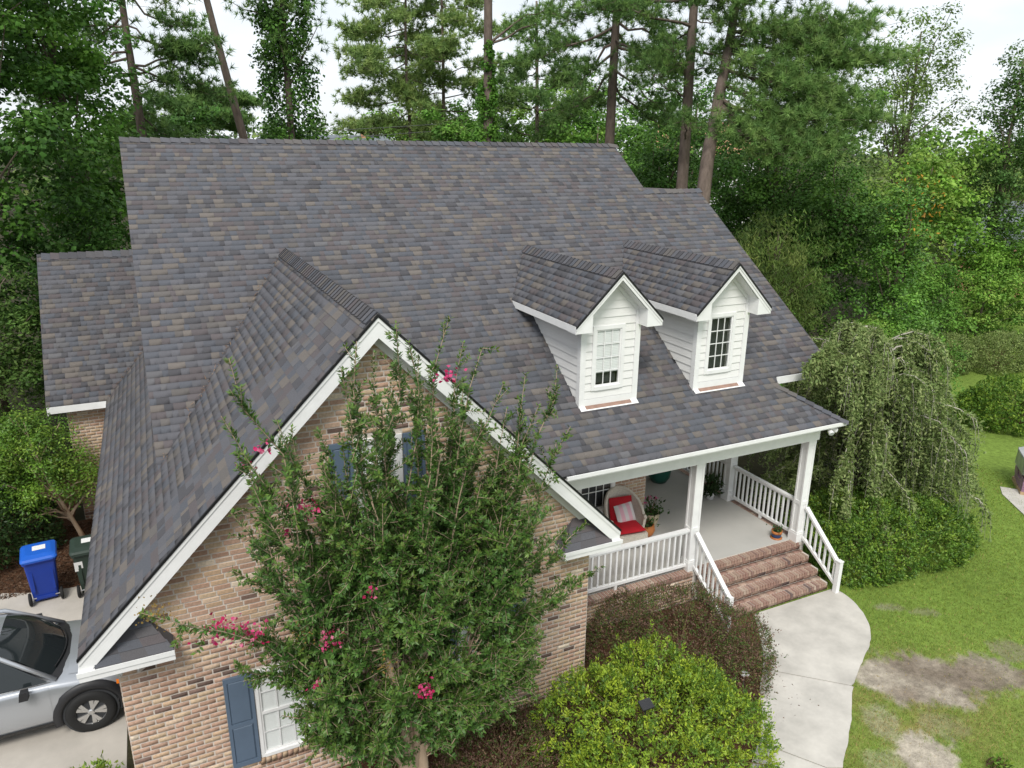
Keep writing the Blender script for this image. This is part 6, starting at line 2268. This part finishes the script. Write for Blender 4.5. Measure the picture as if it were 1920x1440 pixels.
ends = [[19.73, 10.32, 10.73], [20.53, 9.6, 9.76], [21.42, 9.92, 11.88], [18.71, 10.55, 9.98], [17.99, 10.61, 9.16], [19.97, 9.61, 9.02], [21.92, 8.93, 9.77], [22.39, 9.36, 11.65], [19.19, 11.21, 12.51], [20.95, 10.54, 13.02], [18.3, 11.75, 12.83], [19.15, 9.86, 8.6], [21.25, 9.54, 10.58], [18.58, 11.1, 11.37], [22.16, 9.9, 12.87], [20.2, 10.4, 8.75], [20.8, 9.4, 8.9], [19.4, 10.9, 14.2], [21.2, 10.6, 14.6], [17.4, 12.2, 14.4], [16.9, 11.6, 13.6], [20.3, 11.0, 11.2], [21.0, 10.9, 12.2]]
pine('forked pine spreading heavy needle boughs over the garden side', tuple(TB), [(0, 0, -.1), (.2, .15, 7.5), (.9, .7, 10), (1.5, 1.1, 12), (1.9, 1.3, 14), (2.3, 1.4, 18)], .27,
     [(float(np.clip((e[2] - .5) / 18 - .02, .42, .8)), np.array(e) - TB) for e in ends], 67, tufts=46, k=34, nl=.26, nw=.0105, pal=[(.058, .104, .036), (.072, .120, .042), (.048, .088, .032), (.088, .132, .05)], spread=.50)

# ------------------------------------------------------------------ woodland, garden side
VINE = [tuple(1.18 * q for q in c_) for c_ in [(.030, .066, .018), (.042, .088, .022), (.058, .110, .026), (.026, .054, .016)]]  # colours raised to stand in for haze over the wood
broadleaf('vine_thicket', 'dark vine thicket behind the lower roof ridge', (22.8, 21.5, 0), [(0, 0, 3.5, 2.6, 2.2, 3.5), (.6, -.3, 7.5, 2.0, 1.8, 2.6), (-1.2, 0, 6.5, 1.6, 1.6, 2.4)], 170, 110, .15, VINE, 71, crad=(.85, .85, .5), wr=.75)
broadleaf('vine_thicket', 'tall dark tree curtain behind the forked pine', (24.6, 16.4, 0), [(0, 0, 4, 2.6, 2.2, 4), (1.4, -.4, 8, 2.4, 2.2, 3.2), (-1.2, .3, 7.5, 2.0, 2, 3), (2.2, -.8, 11, 2.0, 1.9, 2.6)], 250, 110, .15, VINE, 72, crad=(.85, .85, .5), wr=.7)
broadleaf('willow_oak', 'willow leaved oak with long drooping leaves by the roof end', (19.9, 11.0, 0), [(0, 0, 3.0, 1.8, 1.5, 2.2), (.5, -.1, 5.6, 1.7, 1.4, 1.6), (-.8, .2, 4.8, 1.3, 1.2, 1.6), (1.2, -.4, 4.2, 1.2, 1.1, 1.6)],
          190, 100, .17, [(.060, .088, .030), (.080, .110, .038), (.045, .07, .026), (.105, .125, .052)], 73, crad=(.5, .5, .42), wr=.17, droop=1.1, up=.3)
broadleaf('vine_thicket', 'vine draped mound of dark leaves behind the willow oak', (24.7, 13.4, 0), [(0, 0, 3.2, 2.2, 1.8, 3.2), (.3, 0, 6.6, 1.9, 1.6, 2.4), (1.3, -.4, 5.2, 1.6, 1.5, 2.4)], 210, 110, .13, VINE, 74, crad=(.7, .7, .45), wr=.7)
mg = broadleaf('magnolia_tree', 'glossy leaved tree with rusty orange young leaves at its tip', (26.0, 10.6, 0), [(0, 0, 2.4, 1.7, 1.5, 2.4), (.1, 0, 5.0, 1.3, 1.2, 1.7), (.15, 0, 6.8, .7, .7, 1.0)], 170, 90, .14, GREEN_M, 75, crad=(.5, .5, .36), wr=.5, mat='leaf_glossy')
r_ = np.random.default_rng(4)
q = np.array([.15, -.4, 6.9]) + r_.normal(0, 1, (170, 3)) * np.array([.45, .45, .7])
leaves('young_growth', q, r_.normal(size=(170, 3)) + np.array([0, 0, .6]), r_.normal(size=(170, 3)) + np.array([0, -.4, .8]), r_.uniform(.1, .17, 170), .45, np.array([.26, .13, .03]) * r_.uniform(.7, 1.3, (170, 1)), 'leaf', mg)['kind'] = 'stuff'
broadleaf('pale_tree', 'pale feathery crowned tree rising above the garden wood', (40.6, 22.3, -.5), [(0, 0, 6, 3.4, 3, 4), (.4, 0, 11, 3.2, 2.8, 3.6), (.2, 0, 15, 2.2, 2.2, 2.4), (-1.8, 0, 12.5, 2, 2, 2.4)], 260, 62, .20, [(.085, .125, .048), (.105, .145, .055), (.07, .105, .042)], 76, trunk_r=.2, crad=(.8, .8, .55), wr=.5)
broadleaf('oak_tree', 'dark leaved oak leaning in at the garden edge', (39.8, 15.9, -.5), [(0, 0, 7, 2.2, 2.2, 3.4), (.4, -.2, 10.5, 1.8, 2.0, 2.8), (.6, 0, 13.2, 1.4, 1.6, 1.6), (-1.3, .3, 7.8, 1.2, 1.4, 1.8)], 230, 80, .16, [(.04, .078, .03), (.055, .098, .036), (.068, .112, .042)], 77, trunk_r=.16, crad=(.7, .7, .45), wr=.6)
broadleaf('pale_tree', 'pale green tree in the gap of the garden wood', (52, 27, -.5), [(0, 0, 5, 4.5, 3.5, 4), (-3, 1, 6, 3.5, 3, 3.6), (3.5, -1, 5.5, 3.5, 3, 4)], 210, 80, .26, [(.13, .17, .06), (.16, .19, .075), (.10, .145, .05)], 78, trunk_r=.2, crad=(1.0, 1.0, .6), wr=.6)
broadleaf('laurel_tree', 'bright green leafy tree low at the garden edge', (38.7, 14.4, -.5), [(0, 0, 2.9, 1.9, 1.7, 2.4), (.7, -.3, 4.8, 1.7, 1.5, 1.8), (-.9, .2, 4.2, 1.1, 1.1, 1.5)], 190, 80, .14, [(.075, .145, .028), (.095, .170, .034), (.055, .11, .026)], 79, crad=(.6, .6, .4), wr=.6)
for i, (x, y, lob, pal, lb, leaf, sd) in enumerate((
        (18.3, 9.3, [(0, 0, 1.6, 1.5, 1.3, 1.7), (.3, .1, 3.1, 1.1, 1.0, 1.2)], GREEN_M, 'leafy green shrub against the end of the lower roof', .11, 81),
        (20.6, 8.7, [(0, 0, 1.5, 1.9, 1.4, 1.7), (.9, .2, 2.4, 1.2, 1.0, 1.2)], [(.075, .115, .035), (.095, .135, .042), (.11, .10, .05), (.06, .10, .03)], 'shrub with dull bronze and green leaves behind the weeping tree', .11, 82),
        (23.3, 9.4, [(0, 0, 1.4, 2.2, 1.4, 1.9), (.9, 0, 2.6, 1.3, 1.2, 1.2)], GREEN_L, 'light green shrub mound under the vine draped trees', .12, 83),
        (26.6, 9.8, [(0, 0, 1.4, 2.3, 1.5, 1.8), (-.8, .1, 2.2, 1.4, 1.2, 1.2)], GREEN_M, 'mid green shrub mound before the glossy tree', .12, 84),
        (32.4, 13.6, [(0, 0, 1.5, 2.2, 1.6, 2.2), (.6, .2, 3.0, 1.6, 1.4, 1.4)], GREEN_M, 'tall green shrub mound above the clipped block shrubs', .13, 85),
        (36.2, 13.4, [(0, 0, 1.7, 2.4, 1.7, 2.3), (.8, 0, 3.3, 1.7, 1.4, 1.5)], GREEN_L, 'bright green shrub mound behind the wider clipped block', .13, 86),
        (40.2, 11.8, [(0, 0, 1.7, 2.6, 1.8, 2.4), (.5, 0, 3.6, 1.8, 1.5, 1.6)], GREEN_M, 'green shrub mound where the lawn narrows', .14, 87))):
    broadleaf('wild_shrub', lb, (x, y, gzf(x, y)), lob, 120, 85, leaf, pal, sd, trunk_r=.06, crad=(.55, .55, .36), wr=.6, cat='bush', group='wild shrubs along the lawn', limbs=16)
# low trees that close the view behind the house
for i, (x, y, h, r, pal, lb) in enumerate((
        (19.1, 70, 10.4, 4.4, GREEN_L, 'hazy light green low tree beside the far grey roofed house'), (24.0, 66, 14.0, 4.4, GREEN_L, 'light green round tree this side of the airy pines'),
        (24.5, 51, 13.6, 3.8, GREEN_M, 'low soft green tree under the airy pines'), (25.4, 36, 13.2, 3.2, GREEN_L, 'yellow green young tree behind the ivy trunk'),
        (23.2, 28, 12.6, 2.8, GREEN_M, 'leafy tree between the two straight pine trunks'), (12.5, 64, 10.0, 3.4, GREEN_M, 'low dark green tree beside the vine smothered pine'),
        (3.0, 52, 12.6, 3.4, GREEN_D, 'dark rounded tree below the umbrella pine'), (31.5, 30, 14.5, 3.8, GREEN_D, 'dark tree filling the gap behind the forked pine'),
        (9.6, 58, 10.2, 3.2, GREEN_M, 'low soft tree beneath the leaning pine'), (29.5, 44, 15.0, 4.0, GREEN_M, 'tall green tree behind the round headed pine'),
        (18.5, 37, 12.2, 3.0, GREEN_M, 'bushy green tree between the airy pines and the ivy trunk'), (37.0, 41, 15.0, 4.6, GREEN_M, 'broad green tree hiding the white and tan house'),
        (28.0, 20.5, 13.0, 3.0, GREEN_D, 'dark tree between the forked pine and the pale crowned tree'), (36.0, 17.0, 10.5, 3.2, GREEN_L, 'light green tree below the pale crowned tree'))):
    broadleaf('background_tree', lb, (x, y, 0), [(0, 0, h * .45, r, r, h * .4), (r * .4, 0, h * .72, r * .65, r * .7, h * .26), (-r * .45, 0, h * .66, r * .6, r * .7, h * .28)], 130, 72, .0044 * math.hypot(x, y + 9) + .03, pal, 90 + i, trunk_r=.14, crad=(r * .24, r * .24, r * .16), wr=.6, limbs=12)

# far wood that reads as one mass
def far_wood():
    rng = np.random.default_rng(77)
    n = 420
    ang = rng.uniform(math.radians(-22), math.radians(80), n)
    D = rng.uniform(105, 230, n)
    C = np.stack([D * np.sin(ang), D * np.cos(ang) - 9, rng.uniform(1, 8.5, n)], 1)
    C[:, 2] += (D - 105) * .028 + 3.0 * fbm(ang * 14, D * .02, 4)
    R_ = np.stack([rng.uniform(3, 5.5, n)] * 2 + [rng.uniform(2.5, 5, n)], 1)
    c, ax, nr, L, col = clump_leaves(rng, C, R_, 60, 1.0, [(.07, .11, .045), (.085, .125, .052), (.06, .095, .042), (.10, .135, .06)], .8, .35)
    o_ = leaves('far_wood', c, ax, nr, L, .7, col, 'leaf', None)
    tag(o_, 'far wooded skyline beyond the houses', 'wood', kind='stuff')


far_wood()


# ------------------------------------------------------------------ far houses and cable
def far_house(label, loc, rot, w, d, h, rise, wall, roof, wins):
    Hh = thing('neighbour_house', label, 'house', loc, rot, 'neighbouring houses')
    wm = MB().box(-w / 2, w / 2, -d / 2, d / 2, 0, h)
    wm.prism([(-w / 2, -d / 2, h), (-w / 2, d / 2, h), (-w / 2, 0, h + rise)], (w, 0, 0))
    wm.build('wall', wall, Hh)
    e = .45
    rm = MB()
    for s in (-1, 1):
        rm.prism([(-w / 2 - e, s * (d / 2 + e), h - e * rise / (d / 2) + .05), (w / 2 + e, s * (d / 2 + e), h - e * rise / (d / 2) + .05), (w / 2 + e, 0, h + rise + .05), (-w / 2 - e, 0, h + rise + .05)], (0, 0, .15))
    rf = rm.build('roof', roof, Hh)
    MB().box(w * .2, w * .2 + .9, -.5, .5, h + rise * .6, h + rise + 1.0).build('chimney', 'far_brick', rf)
    g_ = MB().prism([(-w * .12 - 1.6, -d / 2 - .9, h - .3), (-w * .12 + 1.6, -d / 2 - .9, h - .3), (-w * .12, -d / 2 - .9, h + 1.7)], (0, 2.2, 0))
    g_.build('gablet', wall, Hh)
    for (x, z) in wins:
        f = MB().box(x - .55, x + .55, -d / 2 - .06, -d / 2 - .01, z, z + 1.5).build('window', 'white_paint', Hh)
        MB().box(x - .45, x + .45, -d / 2 - .08, -d / 2 - .061, z + .1, z + 1.4).build('pane', 'pane_dark', f)
    return Hh


far_house('white gabled house with a grey roof far behind the main ridge', (27.8, 106, 0), -.25, 13, 9, 6.6, 3.6, 'far_white', 'far_roof', [(-4, 1), (-4, 4), (0, 1), (3.5, 1), (3.5, 4)])
far_house('low tan brick house beside the white gabled one', (35.5, 104, 0), -.25, 9, 8, 6.6, 2.6, 'far_brick', 'far_brick', [(-2.5, 1), (2, 1)])
far_house('white and tan house behind the straight pine trunks', (62.5, 66.5, 0), -.5, 12, 9, 8.2, 3.6, 'far_white', 'far_brick', [(-4, 1), (-4, 5), (0, 5), (3.5, 1), (3.5, 5)])
far_house('grey roofed house glimpsed through the garden wood', (56, 21.5, -.5), -1.0, 11, 8, 3.0, 3.0, 'far_brick', 'far_roof', [(-3, .9), (0, .9), (3, .9)])
pc = [(-14, 34, 9.9), (2, 38, 9.35), (10, 40, 9.7), (22, 44, 10.6)]
for i, dz in enumerate((0, .45)):
    pts = [np.array([p[0], p[1], p[2] - dz]) for p in spline(pc, 6)]
    o_ = MB().tube(pts, .018, 5).build('power_cable', 'cable')
    tag(o_, ['upper overhead cable sagging behind the main ridge', 'lower overhead cable sagging behind the main ridge'][i], 'cable')


# ------------------------------------------------------------------ grass blades
def grass():
    rng = np.random.default_rng(19)
    n = 230000
    # denser near the walkway, thinner far off
    u = rng.random(n)
    x = 9.0 + 14 * rng.random(n) ** 1.4
    y = rng.uniform(-5.2, 6.5, n)
    lw = lawn_zone(x, y)
    b_ = bareness(x, y)
    dist = np.hypot(x - .3, y + 8.9)
    keep = (rng.random(n) < lw * (1 - .93 * b_) * np.clip(1.35 - dist / 26, .25, 1))
    # off the walkway
    PRa = np.array(PR)
    PLa = np.array(PL)
    poly = np.concatenate([PLa, PRa[::-1]])
    inside = np.zeros(n, bool)
    j = len(poly) - 1
    for i in range(len(poly)):
        xi, yi, xj, yj = poly[i][0], poly[i][1], poly[j][0], poly[j][1]
        cnd = ((yi > y) != (yj > y)) & (x < (xj - xi) * (y - yi) / (yj - yi + 1e-12) + xi)
        inside ^= cnd
        j = i
    keep &= ~inside
    # left of the walk is mulch
    keep &= (x - np.interp(y, PLa[::-1, 1], PLa[::-1, 0])) > .6
    x, y, b_ = x[keep], y[keep], b_[keep]
    n = len(x)
    z = gz(x, y)
    far = np.clip((np.hypot(x - .3, y + 8.9) - 12) / 14, 0, 1)
    a = rng.uniform(0, 2 * PI, n)
    h = rng.uniform(.022, .055, n) * (1 - .3 * b_)
    w = (.0045 + .006 * far) * rng.uniform(.8, 1.4, n)
    lean = rng.normal(0, .022, (n, 2))
    v = np.empty((n, 3, 3))
    v[:, 0] = np.stack([x - w * np.cos(a), y - w * np.sin(a), z - .003], 1)
    v[:, 1] = np.stack([x + w * np.cos(a), y + w * np.sin(a), z - .003], 1)
    v[:, 2] = np.stack([x + lean[:, 0], y + lean[:, 1], z + h], 1)
    s_ = np.clip(straw(x, y) * .95 + .35 * b_ + .04, 0, 1)
    dry = (rng.random(n) < s_)[:, None]
    g_ = np.array([.19, .285, .048]) * rng.uniform(.7, 1.35, (n, 1)) * (0.85 + .3 * fbm(x * .8, y * .8, 13)[:, None])
    g_[:, 0] *= rng.uniform(.85, 1.3, n)
    d_ = np.array([.42, .32, .13]) * rng.uniform(.65, 1.2, (n, 1))
    col = np.where(dry, d_, g_)
    o_ = soup('grass', v.reshape(-1, 3), np.arange(n * 3).reshape(n, 3), np.repeat(col, 3, 0), 'grass')
    tag(o_, 'short mown grass blades of the lawn', 'grass', kind='stuff')


grass()


def mulch_chips():
    """bark chips over the beds"""
    rng = np.random.default_rng(23)
    V_, C_ = [], []
    for (x0, x1, y0, y1, n) in ((-1.2, 6.1, -2.0, .27, 9000), (5.9, 9.9, -1.6, 1.9, 4000), (-5.0, -1.1, 7.5, 10.5, 9000)):
        x, y = rng.uniform(x0, x1, n), rng.uniform(y0, y1, n)
        c = np.stack([x, y, gz(x, y) + rng.uniform(.008, .03, n)], 1)
        a = norm_rows(rng.normal(size=(n, 3)) * np.array([1, 1, .35])) * rng.uniform(.015, .05, (n, 1))
        w = norm_rows(np.cross(a, rng.normal(size=(n, 3)))) * rng.uniform(.003, .010, (n, 1))
        V_.append(np.stack([c - a - w, c + a - w, c + a + w, c - a + w], 1))
        C_.append(np.array([(.14, .085, .052), (.10, .058, .036), (.19, .125, .08), (.075, .045, .03)])[rng.integers(0, 4, n)] * rng.uniform(.7, 1.3, (n, 1)))
    v, c = np.concatenate(V_), np.concatenate(C_)
    o_ = soup('bark_chips', v.reshape(-1, 3), np.arange(len(v) * 4).reshape(-1, 4), np.repeat(c, 4, 0), 'leaf')
    tag(o_, 'loose bark mulch and pine straw on the beds', 'mulch', kind='stuff')


mulch_chips()
